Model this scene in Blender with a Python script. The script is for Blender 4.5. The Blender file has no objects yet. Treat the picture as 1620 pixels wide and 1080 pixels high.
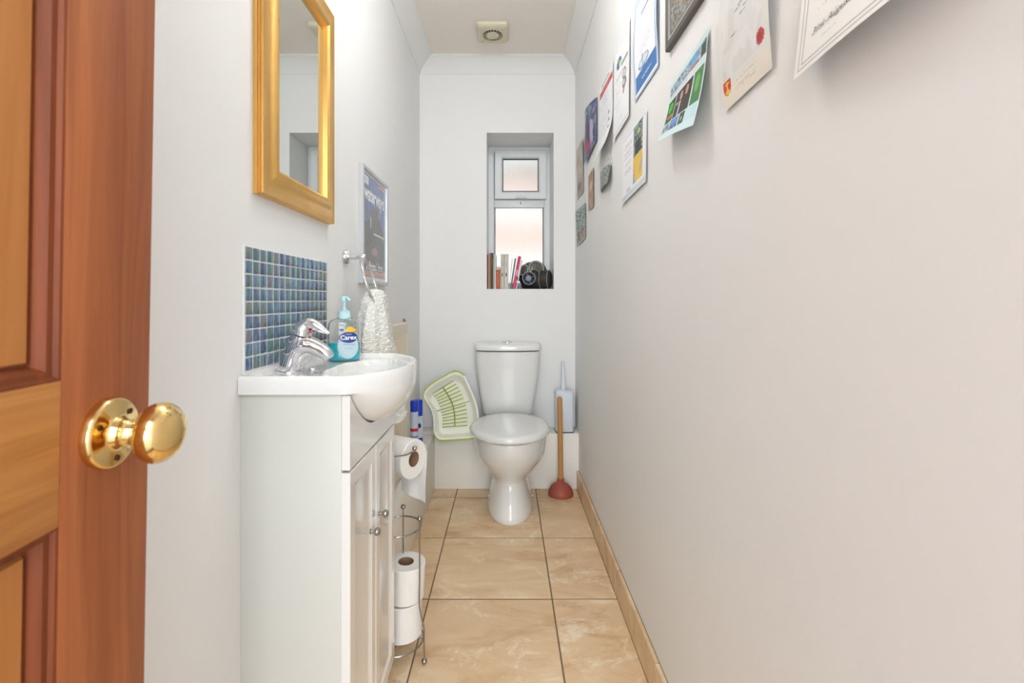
import bpy, bmesh, math, random
import numpy as np
from mathutils import Vector, Matrix, Euler, noise
PI = math.pi
SC = bpy.context.scene
COL = SC.collection
random.seed(7)

# ------------------------------------------------------------------ camera, world, lights, exposure
CAM_H, F, VX, VY = 1.03, 760.0, 802.0, 474.0
cam_d = bpy.data.cameras.new('camera'); cam = bpy.data.objects.new('camera', cam_d); COL.objects.link(cam)
cam.location = (0, 0, CAM_H); cam.rotation_euler = (PI/2, 0, 0)
cam_d.sensor_width = 36; cam_d.lens = 36*F/1620
cam_d.shift_x = (810-VX)/1620; cam_d.shift_y = -(540-VY)/1620
cam_d.clip_start = 0.02
cam_d.dof.use_dof = True; cam_d.dof.focus_distance = 2.0; cam_d.dof.aperture_fstop = 8.0
SC.camera = cam
w = bpy.data.worlds.new('overcast_sky'); SC.world = w; w.use_nodes = True
w.node_tree.nodes['Background'].inputs[0].default_value = (0.93, 0.97, 1.0, 1)
w.node_tree.nodes['Background'].inputs[1].default_value = 0.8

def area(name, loc, size, power, col, rot=(0, 0, 0), sy=None):
    d = bpy.data.lights.new(name, 'AREA'); d.energy = power; d.size = size; d.color = col
    if sy: d.shape = 'RECTANGLE'; d.size_y = sy
    o = bpy.data.objects.new(name, d); o.location = loc; o.rotation_euler = rot; COL.objects.link(o); return o
area('hall_fill_overhead', (0.05, -0.95, 2.36), 1.1, 20, (0.87, 0.945, 1.0), (math.radians(28), 0, 0))  # unseen fill lamp added in the hall to brighten the room
area('hall_fill_panel', (0.05, -3.4, 1.2), 2.3, 62, (0.87, 0.94, 0.985), (PI/2, 0, 0), 2.1)  # added fill panel at the far end of the windowless hall
vs = SC.view_settings
vs.view_transform = 'Standard'; vs.look = 'None'; vs.gamma = 1.0; vs.exposure = 0.95; vs.use_curve_mapping = False

# ------------------------------------------------------------------ room numbers
XL, XR, YB, ZC = -0.501, 0.392, 2.76, 2.402
def at(px, py, Y): return Vector(((px-VX)*Y/F, Y, CAM_H+(VY-py)*Y/F))

# ------------------------------------------------------------------ materials
def lin(c):
    return tuple((x/12.92 if x <= 0.04045 else ((x+0.055)/1.055)**2.4) for x in [v/255 for v in c])
def mat(name, rgb=(200, 200, 200), rough=0.5, metal=0.0, coat=0.0, trans=0.0, ior=1.45, nscale=0, namt=0.06, bump=0, bscale=200, emit=None, raw=False, sss=0):
    m = bpy.data.materials.new(name); m.use_nodes = True
    nt = m.node_tree; b = nt.nodes['Principled BSDF']
    c = rgb if raw else lin(rgb)
    b.inputs['Base Color'].default_value = (*c, 1); b.inputs['Roughness'].default_value = rough
    b.inputs['Metallic'].default_value = metal; b.inputs['Coat Weight'].default_value = coat
    b.inputs['Coat Roughness'].default_value = 0.06
    b.inputs['Transmission Weight'].default_value = trans; b.inputs['IOR'].default_value = ior
    if sss: b.inputs['Subsurface Weight'].default_value = sss; b.inputs['Subsurface Scale'].default_value = 0.01
    if emit: b.inputs['Emission Color'].default_value = (*lin(rgb), 1); b.inputs['Emission Strength'].default_value = emit
    tc = nt.nodes.new('ShaderNodeTexCoord')
    if nscale:
        n = nt.nodes.new('ShaderNodeTexNoise'); n.inputs['Scale'].default_value = nscale; n.inputs['Detail'].default_value = 4
        nt.links.new(tc.outputs['Object'], n.inputs['Vector'])
        mx = nt.nodes.new('ShaderNodeMix'); mx.data_type = 'RGBA'
        mx.inputs['A'].default_value = (*[v*(1-namt) for v in c], 1); mx.inputs['B'].default_value = (*[min(1, v*(1+namt)) for v in c], 1)
        nt.links.new(n.outputs['Fac'], mx.inputs['Factor']); nt.links.new(mx.outputs['Result'], b.inputs['Base Color'])
    if bump:
        n2 = nt.nodes.new('ShaderNodeTexNoise'); n2.inputs['Scale'].default_value = bscale
        nt.links.new(tc.outputs['Object'], n2.inputs['Vector'])
        bp = nt.nodes.new('ShaderNodeBump'); bp.inputs['Strength'].default_value = bump; bp.inputs['Distance'].default_value = 0.001
        nt.links.new(n2.outputs['Fac'], bp.inputs['Height']); nt.links.new(bp.outputs['Normal'], b.inputs['Normal'])
    return m
M = {}
M['wall'] = mat('wall_paint', (240, 239, 237), 0.62, nscale=1.7, namt=0.008, bump=0.12, bscale=90)
M['ceil'] = mat('ceiling_paint', (245, 236, 225), 0.8, nscale=3, namt=0.01)
M['cornice'] = mat('cornice_paint', (239, 237, 234), 0.7, nscale=3, namt=0.01)
M['boxing'] = mat('boxing_paint', (246, 242, 234), 0.45, nscale=5, namt=0.01)
M['hall'] = mat('hall_paint', (234, 235, 238), 0.8, nscale=3, namt=0.01)
M['hallbounce'] = mat('pale_grey_bounce_floor', (190, 192, 196), 0.95, nscale=80, namt=0.05)
M['ceramic'] = mat('white_ceramic', (238, 237, 234), 0.12, coat=0.6, nscale=2, namt=0.005)
M['seat'] = mat('white_seat_plastic', (232, 231, 227), 0.2, coat=0.4, nscale=2, namt=0.005)
M['gloss'] = mat('white_gloss_lacquer', (238, 235, 230), 0.12, coat=1.0, nscale=2, namt=0.005)
M['carcass'] = mat('white_laminate', (211, 210, 203), 0.4, nscale=2, namt=0.005)
M['chrome'] = mat('chrome', (225, 225, 228), 0.07, 1.0, nscale=6, namt=0.02)
M['satin'] = mat('satin_steel', (165, 163, 160), 0.22, 1.0, nscale=6, namt=0.02)
M['brass'] = mat('polished_brass', (234, 202, 136), 0.11, 1.0, nscale=60, namt=0.06, bump=0.12, bscale=120)
M['screw'] = mat('dark_screw', (70, 55, 40), 0.4, 0.8, nscale=40)
M['gold'] = mat('gold_leaf', (230, 182, 104), 0.30, 0.8, nscale=18, namt=0.12, bump=0.2, bscale=260)
M['mirror'] = mat('mirror_silver', (235, 238, 236), 0.0, 1.0, nscale=2, namt=0.003)
M['upvc'] = mat('white_upvc', (232, 234, 234), 0.3, nscale=3, namt=0.005)
M['seal'] = mat('black_seal', (40, 42, 42), 0.6, nscale=30)
M['grout'] = mat('floor_grout', (128, 106, 80), 0.9, nscale=60, namt=0.15)
M['mgrout'] = mat('white_grout', (243, 244, 243), 0.8, nscale=60, namt=0.03)
M['silver'] = mat('silver_frame', (205, 207, 208), 0.35, 0.6, nscale=8, namt=0.02)
M['radiator'] = mat('cream_radiator', (222, 211, 190), 0.4, nscale=4, namt=0.01)
M['fan'] = mat('yellowed_plastic', (216, 207, 178), 0.4, nscale=20, namt=0.03)
M['dark'] = mat('dark_void', (22, 15, 9), 0.8, nscale=20)
M['paper'] = mat('toilet_paper', (240, 236, 230), 0.95, nscale=120, namt=0.02, bump=0.5, bscale=500)
M['card'] = mat('cardboard_core', (150, 118, 92), 0.9, nscale=50, namt=0.08)
M['towel'] = mat('cream_towelling', (250, 247, 240), 0.98, nscale=150, namt=0.06, bump=0.8, bscale=700)
M['cream'] = mat('cream_plastic', (247, 245, 232), 0.35, nscale=5, namt=0.01, sss=0.0)
M['lime'] = mat('lime_rubber', (176, 200, 52), 0.45, nscale=10, namt=0.03)
M['lime_dark'] = mat('lime_slot', (156, 172, 70), 0.6, nscale=10, namt=0.05)
M['brushplastic'] = mat('pale_blue_plastic', (225, 230, 237), 0.3, nscale=5, namt=0.01)
M['navyline'] = mat('dark_teal_base', (60, 92, 100), 0.5, nscale=10)
M['rubber'] = mat('red_rubber', (168, 84, 70), 0.55, nscale=35, namt=0.12)
M['blackrub'] = mat('black_rubber', (44, 43, 44), 0.42, nscale=25, namt=0.15, bump=0.2, bscale=150)
M['blackcan'] = mat('black_canister', (50, 44, 42), 0.5, nscale=25, namt=0.15)
M['greyrim'] = mat('grey_rim', (150, 150, 150), 0.35, 0.0, nscale=10)
M['lens'] = mat('dark_lens', (105, 100, 94), 0.08, coat=1, nscale=8, namt=0.2)
M['bluedot'] = mat('blue_valve', (132, 160, 186), 0.4, nscale=20)
M['canblue'] = mat('blue_cap', (22, 62, 190), 0.3, nscale=8, namt=0.03)
M['canwhite'] = mat('can_label_white', (205, 215, 228), 0.3, nscale=8, namt=0.02)
M['canred'] = mat('can_label_red', (214, 44, 52), 0.4, nscale=8)
M['greybox'] = mat('grey_card', (126, 130, 138), 0.6, nscale=8)
M['clear'] = mat('clear_plastic', (248, 252, 251), 0.03, trans=1.0, ior=1.35, nscale=3, namt=0.004)
M['soap'] = mat('teal_soap', (10, 214, 236), 0.12, coat=0.6, nscale=6, namt=0.05)
M['pump'] = mat('pale_teal_pump', (190, 226, 228), 0.3, nscale=6, namt=0.02)
M['lblue'] = mat('label_navy', (30, 58, 140), 0.35, nscale=6)
M['lpale'] = mat('label_pale', (196, 218, 226), 0.35, nscale=6, namt=0.02)
M['lyellow'] = mat('label_yellow', (246, 196, 40), 0.35, nscale=6)
M['lviolet'] = mat('label_violet', (92, 96, 190), 0.35, nscale=6)
M['white'] = mat('print_white', (245, 246, 248), 0.5, nscale=6, namt=0.01)
M['ink'] = mat('print_ink', (96, 94, 98), 0.7, nscale=60, namt=0.2)
M['extwall'] = mat('render_wall', (236, 230, 226), 0.9, nscale=2, namt=0.02)
M['extpink'] = mat('pink_brick', (226, 184, 166), 0.9, nscale=9, namt=0.06)
M['extdark'] = mat('green_gutter', (110, 122, 106), 0.7, nscale=6)
M['woodhandle'] = mat('turned_wood', (190, 140, 78), 0.55, nscale=30, namt=0.15)
M['glow'] = mat('lamp_diffuser', (246, 251, 255), 0.5, nscale=2, namt=0.001, emit=18.5)

def attr_mat(name, rough=0.55, coat=0.0):
    m = bpy.data.materials.new(name); m.use_nodes = True; nt = m.node_tree; b = nt.nodes['Principled BSDF']
    a = nt.nodes.new('ShaderNodeAttribute'); a.attribute_name = 'print'
    nt.links.new(a.outputs['Color'], b.inputs['Base Color']); b.inputs['Roughness'].default_value = rough
    b.inputs['Coat Weight'].default_value = coat; b.inputs['Coat Roughness'].default_value = 0.05
    return m
M['print'] = attr_mat('printed_paper', 0.5)
M['print_glazed'] = attr_mat('print_behind_acrylic', 0.45, 0.9)

def wood(name, c0, c1, axis='z', scale=1.0):
    m = bpy.data.materials.new(name); m.use_nodes = True; nt = m.node_tree; b = nt.nodes['Principled BSDF']
    tc = nt.nodes.new('ShaderNodeTexCoord'); mp = nt.nodes.new('ShaderNodeMapping')
    s = [26*scale]*3; s[{'x': 0, 'y': 1, 'z': 2}[axis]] = 1.6*scale; mp.inputs['Scale'].default_value = s
    nt.links.new(tc.outputs['Object'], mp.inputs['Vector'])
    n = nt.nodes.new('ShaderNodeTexNoise'); n.inputs['Scale'].default_value = 1.5; n.inputs['Detail'].default_value = 8; n.inputs['Distortion'].default_value = 1.2
    n.inputs['Roughness'].default_value = 0.6
    nt.links.new(mp.outputs['Vector'], n.inputs['Vector'])
    r = nt.nodes.new('ShaderNodeValToRGB'); r.color_ramp.elements[0].position = 0.3; r.color_ramp.elements[1].position = 0.72
    r.color_ramp.elements[0].color = (*lin(c0), 1); r.color_ramp.elements[1].color = (*lin(c1), 1)
    nt.links.new(n.outputs['Fac'], r.inputs['Fac']); nt.links.new(r.outputs['Color'], b.inputs['Base Color'])
    b.inputs['Roughness'].default_value = 0.55; b.inputs['Coat Weight'].default_value = 0.03; b.inputs['Specular IOR Level'].default_value = 0.3; b.inputs['Coat Roughness'].default_value = 0.25
    return m
M['wood_red'] = wood('mahogany_stained_stile', (142, 78, 44), (180, 106, 60), 'z')
M['wood_dark'] = wood('mahogany_moulding', (104, 48, 18), (142, 72, 34), 'z')
M['wood_orange'] = wood('orange_pine_rail', (174, 108, 50), (210, 146, 76), 'y', 1.3)
M['wood_panel'] = wood('orange_pine_panel', (180, 112, 56), (206, 142, 80), 'z')

def travertine(name, light=1.0):
    m = bpy.data.materials.new(name); m.use_nodes = True; nt = m.node_tree; b = nt.nodes['Principled BSDF']
    L = nt.links.new
    g = nt.nodes.new('ShaderNodeNewGeometry'); oi = nt.nodes.new('ShaderNodeObjectInfo')
    mul = nt.nodes.new('ShaderNodeVectorMath'); mul.operation = 'SCALE'; mul.inputs[0].default_value = (37, 19, 53)
    L(oi.outputs['Random'], mul.inputs['Scale'])
    add = nt.nodes.new('ShaderNodeVectorMath'); add.operation = 'ADD'
    L(g.outputs['Position'], add.inputs[0]); L(mul.outputs['Vector'], add.inputs[1])
    mp = nt.nodes.new('ShaderNodeMapping'); mp.inputs['Rotation'].default_value = (0, 0, 0.5); mp.inputs['Scale'].default_value = (0.55, 1.3, 1)
    L(add.outputs['Vector'], mp.inputs['Vector'])
    n = nt.nodes.new('ShaderNodeTexNoise'); n.inputs['Scale'].default_value = 5.5; n.inputs['Detail'].default_value = 9; n.inputs['Roughness'].default_value = 0.62; n.inputs['Distortion'].default_value = 0.9
    L(mp.outputs['Vector'], n.inputs['Vector'])
    r = nt.nodes.new('ShaderNodeValToRGB'); e = r.color_ramp.elements
    f = lambda c: (*[v*light for v in lin(c)], 1)
    e[0].position = 0.27; e[0].color = f((180, 142, 98)); e[1].position = 0.74; e[1].color = f((236, 220, 192))
    q = e.new(0.45); q.color = f((210, 179, 140)); q = e.new(0.6); q.color = f((218, 192, 156))
    L(n.outputs['Fac'], r.inputs['Fac'])
    # pale veins
    n2 = nt.nodes.new('ShaderNodeTexNoise'); n2.inputs['Scale'].default_value = 6; n2.inputs['Detail'].default_value = 15; n2.inputs['Roughness'].default_value = 0.78; n2.inputs['Distortion'].default_value = 0.7
    L(add.outputs['Vector'], n2.inputs['Vector'])
    r2 = nt.nodes.new('ShaderNodeValToRGB'); r2.color_ramp.elements[0].position = 0.54; r2.color_ramp.elements[0].color = (0, 0, 0, 1); r2.color_ramp.elements[1].position = 0.64; r2.color_ramp.elements[1].color = (0.75, 0.75, 0.75, 1)
    L(n2.outputs['Fac'], r2.inputs['Fac'])
    mx = nt.nodes.new('ShaderNodeMix'); mx.data_type = 'RGBA'; mx.inputs['B'].default_value = f((236, 222, 198))
    L(r2.outputs['Color'], mx.inputs['Factor']); L(r.outputs['Color'], mx.inputs['A'])
    # brown stains
    n3 = nt.nodes.new('ShaderNodeTexNoise'); n3.inputs['Scale'].default_value = 4; n3.inputs['Detail'].default_value = 12; n3.inputs['Roughness'].default_value = 0.75
    L(mp.outputs['Vector'], n3.inputs['Vector'])
    r3 = nt.nodes.new('ShaderNodeValToRGB'); r3.color_ramp.elements[0].position = 0.59; r3.color_ramp.elements[0].color = (0, 0, 0, 1); r3.color_ramp.elements[1].position = 0.72; r3.color_ramp.elements[1].color = (0.8, 0.8, 0.8, 1)
    L(n3.outputs['Fac'], r3.inputs['Fac'])
    mx2 = nt.nodes.new('ShaderNodeMix'); mx2.data_type = 'RGBA'; mx2.inputs['B'].default_value = f((160, 116, 74))
    L(r3.outputs['Color'], mx2.inputs['Factor']); L(mx.outputs['Result'], mx2.inputs['A'])
    L(mx2.outputs['Result'], b.inputs['Base Color'])
    b.inputs['Roughness'].default_value = 0.38
    bp = nt.nodes.new('ShaderNodeBump'); bp.inputs['Strength'].default_value = 0.15; bp.inputs['Distance'].default_value = 0.002
    L(n2.outputs['Fac'], bp.inputs['Height']); L(bp.outputs['Normal'], b.inputs['Normal'])
    return m
M['trav'] = travertine('travertine', 1.2)
M['trav_skirt'] = travertine('travertine_skirting', 1.12)

def mosaic_mat():
    m = bpy.data.materials.new('iridescent_mosaic_glass'); m.use_nodes = True; nt = m.node_tree; b = nt.nodes['Principled BSDF']; L = nt.links.new
    oi = nt.nodes.new('ShaderNodeObjectInfo'); tc = nt.nodes.new('ShaderNodeTexCoord')
    mul = nt.nodes.new('ShaderNodeVectorMath'); mul.operation = 'SCALE'; mul.inputs[0].default_value = (37, 19, 53); L(oi.outputs['Random'], mul.inputs['Scale'])
    add = nt.nodes.new('ShaderNodeVectorMath'); add.operation = 'ADD'; L(tc.outputs['Object'], add.inputs[0]); L(mul.outputs['Vector'], add.inputs[1])
    n = nt.nodes.new('ShaderNodeTexNoise'); n.inputs['Scale'].default_value = 40; n.inputs['Detail'].default_value = 3; L(add.outputs['Vector'], n.inputs['Vector'])
    ma = nt.nodes.new('ShaderNodeMath'); ma.operation = 'MULTIPLY_ADD'; ma.inputs[1].default_value = 0.22; ma.inputs[2].default_value = -0.11; L(n.outputs['Fac'], ma.inputs[0])
    ad = nt.nodes.new('ShaderNodeMath'); ad.operation = 'ADD'; L(ma.outputs[0], ad.inputs[0]); L(oi.outputs['Random'], ad.inputs[1])
    r = nt.nodes.new('ShaderNodeValToRGB'); e = r.color_ramp.elements
    cols = [(0.0, (98, 116, 124)), (0.15, (84, 124, 124)), (0.3, (88, 112, 146)), (0.45, (70, 88, 124)), (0.58, (96, 142, 162)), (0.7, (116, 122, 146)), (0.82, (118, 128, 116)), (0.93, (84, 128, 150))]
    e[0].position, e[0].color = cols[0][0], (*lin(cols[0][1]), 1); e[1].position, e[1].color = 1.0, (*lin((72, 88, 128)), 1)
    for p, c in cols[1:]:
        q = e.new(p); q.color = (*lin(c), 1)
    L(ad.outputs[0], r.inputs['Fac']); L(r.outputs['Color'], b.inputs['Base Color'])
    b.inputs['Roughness'].default_value = 0.2; b.inputs['Metallic'].default_value = 0.25; b.inputs['Coat Weight'].default_value = 0.5
    return m
M['mosaic'] = mosaic_mat()
def glass_mat():
    m = mat('obscure_window_glass', (250, 252, 252), 0.28, trans=1.0, ior=1.45)
    nt = m.node_tree; b = nt.nodes['Principled BSDF']; L = nt.links.new
    tc = nt.nodes.new('ShaderNodeTexCoord'); mp = nt.nodes.new('ShaderNodeMapping'); mp.inputs['Scale'].default_value = (130, 130, 22)
    n = nt.nodes.new('ShaderNodeTexNoise'); n.inputs['Scale'].default_value = 1.0; L(tc.outputs['Object'], mp.inputs['Vector']); L(mp.outputs['Vector'], n.inputs['Vector'])
    bp = nt.nodes.new('ShaderNodeBump'); bp.inputs['Strength'].default_value = 0.35; bp.inputs['Distance'].default_value = 0.003
    L(n.outputs['Fac'], bp.inputs['Height']); L(bp.outputs['Normal'], b.inputs['Normal'])
    return m
M['glass'] = glass_mat()

# ------------------------------------------------------------------ object helpers
ORG = {}
def props(o, label=None, cat=None, group=None, kind=None):
    if label: o['label'] = label
    if cat: o['category'] = cat
    if group: o['group'] = group
    if kind: o['kind'] = kind
    return o
def root(name, loc, label=None, cat=None, group=None, kind=None, local=False):
    o = bpy.data.objects.new(name, None); COL.objects.link(o); o.location = loc; o.empty_display_size = 0.05
    ORG[o] = Vector((0, 0, 0)) if local else Vector(loc)
    return props(o, label, cat, group, kind)
def obj(name, geo, m, parent=None, smooth=40, org=None, flip=False, normals=True):
    vs_, fs = geo
    me = bpy.data.meshes.new(name)
    off = ORG[parent] if parent else (Vector(org) if org is not None else Vector((0, 0, 0)))
    me.from_pydata([tuple(Vector(v)-off) for v in vs_], [], [tuple(f) for f in fs])
    if normals:
        bm = bmesh.new(); bm.from_mesh(me); bmesh.ops.recalc_face_normals(bm, faces=bm.faces)
        if flip: bmesh.ops.reverse_faces(bm, faces=bm.faces)
        bm.to_mesh(me); bm.free()
    if smooth:
        me.polygons.foreach_set('use_smooth', [True]*len(me.polygons))
        me.set_sharp_from_angle(angle=math.radians(smooth))
    me.materials.append(M[m] if isinstance(m, str) else m)
    o = bpy.data.objects.new(name, me); COL.objects.link(o)
    if parent: o.parent = parent
    else: o.location = off
    ORG[o] = off
    return o
def join(*geos):
    V, Fc = [], []
    for v, f in geos:
        k = len(V); V += list(v); Fc += [tuple(i+k for i in q) for q in f]
    return V, Fc
def bm_geo(bm):
    bm.verts.ensure_lookup_table(); bm.verts.index_update()
    r = ([v.co.copy() for v in bm.verts], [tuple(v.index for v in f.verts) for f in bm.faces]); bm.free(); return r
def box(x0, x1, y0, y1, z0, z1, bev=0.0, seg=2):
    bm = bmesh.new(); bmesh.ops.create_cube(bm, size=1)
    for v in bm.verts: v.co = Vector(((x0+x1)/2+v.co.x*(x1-x0), (y0+y1)/2+v.co.y*(y1-y0), (z0+z1)/2+v.co.z*(z1-z0)))
    if bev: bmesh.ops.bevel(bm, geom=bm.edges[:], offset=bev, segments=seg, profile=0.5, affect='EDGES')
    return bm_geo(bm)
def xf(geo, mtx): return [mtx @ Vector(v) for v in geo[0]], geo[1]
def loft(rings, cap0=True, cap1=True, closed=True):
    V, Fc = [], []; n = len(rings[0])
    for r in rings: V += [Vector(p) for p in r]
    for i in range(len(rings)-1):
        for j in range(n if closed else n-1):
            a = i*n+j; b = i*n+(j+1) % n; Fc.append((a, b, b+n, a+n))
    if cap0: Fc.append(tuple(range(n)))
    if cap1: Fc.append(tuple(range((len(rings)-1)*n, len(rings)*n)))
    return V, Fc
def lathe(prof, n=32, mtx=None, caps=True):
    rings = [[Vector((max(r, 1e-5)*math.cos(2*PI*j/n), max(r, 1e-5)*math.sin(2*PI*j/n), z)) for j in range(n)] for r, z in prof]
    g = loft(rings, caps, caps)
    return xf(g, mtx) if mtx else g
def axis_mtx(loc, direction):
    q = Vector(direction).normalized().to_track_quat('Z', 'Y'); return Matrix.Translation(Vector(loc)) @ q.to_matrix().to_4x4()
def catmull(pts, n=8):
    pts = [Vector(p) for p in pts]; out = []
    P = [pts[0]*2-pts[1]]+pts+[pts[-1]*2-pts[-2]]
    for i in range(1, len(P)-2):
        for k in range(n):
            t = k/n; a, b, c, d = P[i-1], P[i], P[i+1], P[i+2]
            out.append(0.5*((2*b)+(c-a)*t+(2*a-5*b+4*c-d)*t*t+(3*b-a-3*c+d)*t**3))
    out.append(pts[-1]); return out
def tube(pts, r, n=10, closed=False, sy=1.0):
    pts = [Vector(p) for p in pts]; R = r if isinstance(r, (list, tuple)) else [r]*len(pts)
    if len(R) != len(pts): R = list(np.interp(np.linspace(0, 1, len(pts)), np.linspace(0, 1, len(R)), R))
    rings = []; up = None
    for i, p in enumerate(pts):
        if closed: t = (pts[(i+1) % len(pts)]-pts[i-1]).normalized()
        else: t = (pts[min(i+1, len(pts)-1)]-pts[max(i-1, 0)]).normalized()
        if up is None: up = Vector((0, 0, 1)) if abs(t.z) < 0.9 else Vector((0, 1, 0))
        up = (up-t*up.dot(t)).normalized(); s = t.cross(up)
        rings.append([p+(up*math.cos(2*PI*j/n)+s*math.sin(2*PI*j/n)*sy)*R[i] for j in range(n)])
    if closed: rings.append(rings[0]); return loft(rings, False, False)
    return loft(rings)
def ball(c, r, n=16, s=(1, 1, 1)):
    bm = bmesh.new(); bmesh.ops.create_uvsphere(bm, u_segments=n, v_segments=n//2+2, radius=1)
    for v in bm.verts: v.co = Vector(c)+Vector((v.co.x*r*s[0], v.co.y*r*s[1], v.co.z*r*s[2]))
    return bm_geo(bm)
def circle(c, r, ax, n=48):
    m = axis_mtx(c, ax); return [m @ Vector((r*math.cos(2*PI*j/n), r*math.sin(2*PI*j/n), 0)) for j in range(n)]
def frame(rect, prof, fmap):
    a0, a1, b0, b1 = rect; rings = []
    for w_, h in prof: rings.append([fmap(a0+w_, b0+w_, h), fmap(a1-w_, b0+w_, h), fmap(a1-w_, b1-w_, h), fmap(a0+w_, b1-w_, h)])
    return loft(rings, False, False)
def prism(poly, f0, f1):
    return loft([[f0(*p) for p in poly], [f1(*p) for p in poly]])
def textgeo(s, size=1.0, align='CENTER', bold=0.0, shear=0.0):
    c = bpy.data.curves.new('t', 'FONT'); c.body = s; c.size = size; c.align_x = align; c.align_y = 'CENTER'; c.offset = bold; c.shear = shear; c.resolution_u = 3
    o = bpy.data.objects.new('t', c); COL.objects.link(o); bpy.context.view_layer.update()
    dg = bpy.context.evaluated_depsgraph_get(); me = bpy.data.meshes.new_from_object(o.evaluated_get(dg))
    bm = bmesh.new(); bm.from_mesh(me)
    for k in range(2):
        long_e = [e for e in bm.edges if e.calc_length() > size*0.35]
        if long_e: bmesh.ops.subdivide_edges(bm, edges=long_e, cuts=1)
    bmesh.ops.triangulate(bm, faces=bm.faces)
    g = bm_geo(bm)
    bpy.data.objects.remove(o); bpy.data.meshes.remove(me); bpy.data.curves.remove(c); return g
def struct(name, geo, m, parent=None, label=None, **k):
    o = obj(name, geo, m, parent, **k)
    if not parent: o['kind'] = 'structure'
    if label: o['label'] = label
    return o

# ------------------------------------------------------------------ room shell
struct('wall_right', box(XR, XR+0.1, -0.30, 3.06, -0.02, ZC+0.02), 'wall', label='white painted right wall covered in pinned papers')
struct('wall_left', box(XL-0.1, XL, -0.30, 3.06, -0.02, ZC+0.02), 'wall', label='white painted left wall behind the basin and mirror')
WX0, WX1, WZ0, WZ1 = -0.116, 0.269, 1.092, 1.989
struct('wall_back', join(box(XL, WX0, YB, 3.10, -0.02, ZC+0.02), box(WX1, XR, YB, 3.10, -0.02, ZC+0.02),
       box(WX0, WX1, YB, 3.10, -0.02, WZ0), box(WX0, WX1, YB, 3.10, WZ1, ZC+0.02)), 'wall', smooth=0, label='white back wall with deep window recess above the toilet')
struct('wall_front', join(box(-1.3, -0.40, -0.42, -0.30, 0, ZC), box(0.392, 1.3, -0.42, -0.30, 0, ZC), box(-0.40, 0.392, -0.42, -0.30, 2.05, ZC)), 'hall', smooth=0)
struct('wall_hall_back', box(-1.3, 1.3, -3.7, -3.6, 0, ZC), 'hall'); struct('wall_hall_left', box(-1.4, -1.3, -3.7, -0.30, 0, ZC), 'hall'); struct('wall_hall_right', box(1.3, 1.4, -3.7, -0.30, 0, ZC), 'hall')
struct('floor_hall', box(-1.3, 1.3, -3.6, -0.31, -0.004, 0.006), 'hallbounce')  # unseen pale floor, added to keep brown grout bounce out of the room
struct('ceiling', box(-1.4, 1.4, -3.7, 3.10, ZC, ZC+0.08), 'ceil', label='off-white flat ceiling with coving around it')

floor = struct('floor', box(-1.4, 1.4, -3.7, 3.0, -0.05, -0.0022), 'grout', label='beige travertine tiled floor with dark grout lines')
TS = 0.4255; gx = [-0.2694-TS, -0.2694, 0.1558, 0.1558+TS]; gy = [2.507+TS-k*TS for k in range(8)]
for i in range(3):
    for j in range(len(gy)-1):
        x0, x1 = max(gx[i], XL-0.01), min(gx[i+1], XR-0.0127); y1, y0 = min(gy[j], 2.70), gy[j+1]
        g = 0.0022; dz = random.uniform(-0.0006, 0.0006)
        obj('tile', box(x0+g, x1-(g if i < 2 else 0), y0+0.0036, y1-0.0036, -0.02, dz, 0.0012, 1), 'trav', floor, smooth=0)
# skirting of cut tiles on the right wall
sk = struct('baseboard_right', box(XR-0.004, XR, -0.28, 2.618, 0, 0.099), 'grout', label='skirting of cut travertine tiles along the right wall')
for j in range(len(gy)-1):
    y1, y0 = min(gy[j], 2.618), max(gy[j+1], -0.28)
    obj('tile', box(XR-0.0125, XR-0.002, y0+0.0015, y1-0.0015, 0.001, 0.1, 0.0008, 1), 'trav_skirt', sk, smooth=0)
# coving
def cove(o):  # offset from wall -> list of (off, z)
    pts = [(0.0, 2.3225), (0.004, 2.3225), (0.004, 2.3265)]
    for k in range(9):
        a = k/8*PI/2; q_ = k/8; pts.append((0.004+0.067*(0.45*(1-math.cos(a))+0.55*q_), 2.3265+0.067*(0.45*math.sin(a)+0.55*q_)))
    pts += [(0.075, 2.3945), (0.075, 2.398), (0.079, 2.398), (0.079, ZC)]
    return pts
CP = cove(0)
struct('trim_1', loft([[(XL+o, -0.3, z) for o, z in CP], [(XL+o, YB-o, z) for o, z in CP]], False, False, False), 'cornice', label='coving along the left wall', smooth=50)
struct('trim_2', loft([[(XL+o, YB-o, z) for o, z in CP], [(XR-o, YB-o, z) for o, z in CP]], False, False, False), 'cornice', label='coving along the back wall', smooth=50)
struct('trim_3', loft([[(XR-o, -0.3, z) for o, z in CP], [(XR-o, YB-o, z) for o, z in CP]], False, False, False), 'cornice', label='coving along the right wall', smooth=50)
# boxed-in pipes: a low ledge on the back wall and on the left wall
struct('trim_4', box(XL, XR, 2.618, YB, 0.0, 0.30, 0.002), 'boxing', label='low white boxed-in pipe ledge across the back wall')
struct('trim_5', box(XL, -0.393, 1.27, 2.618, 0.0, 0.30, 0.002), 'boxing', label='low white boxed-in pipe ledge along the left wall')

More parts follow.
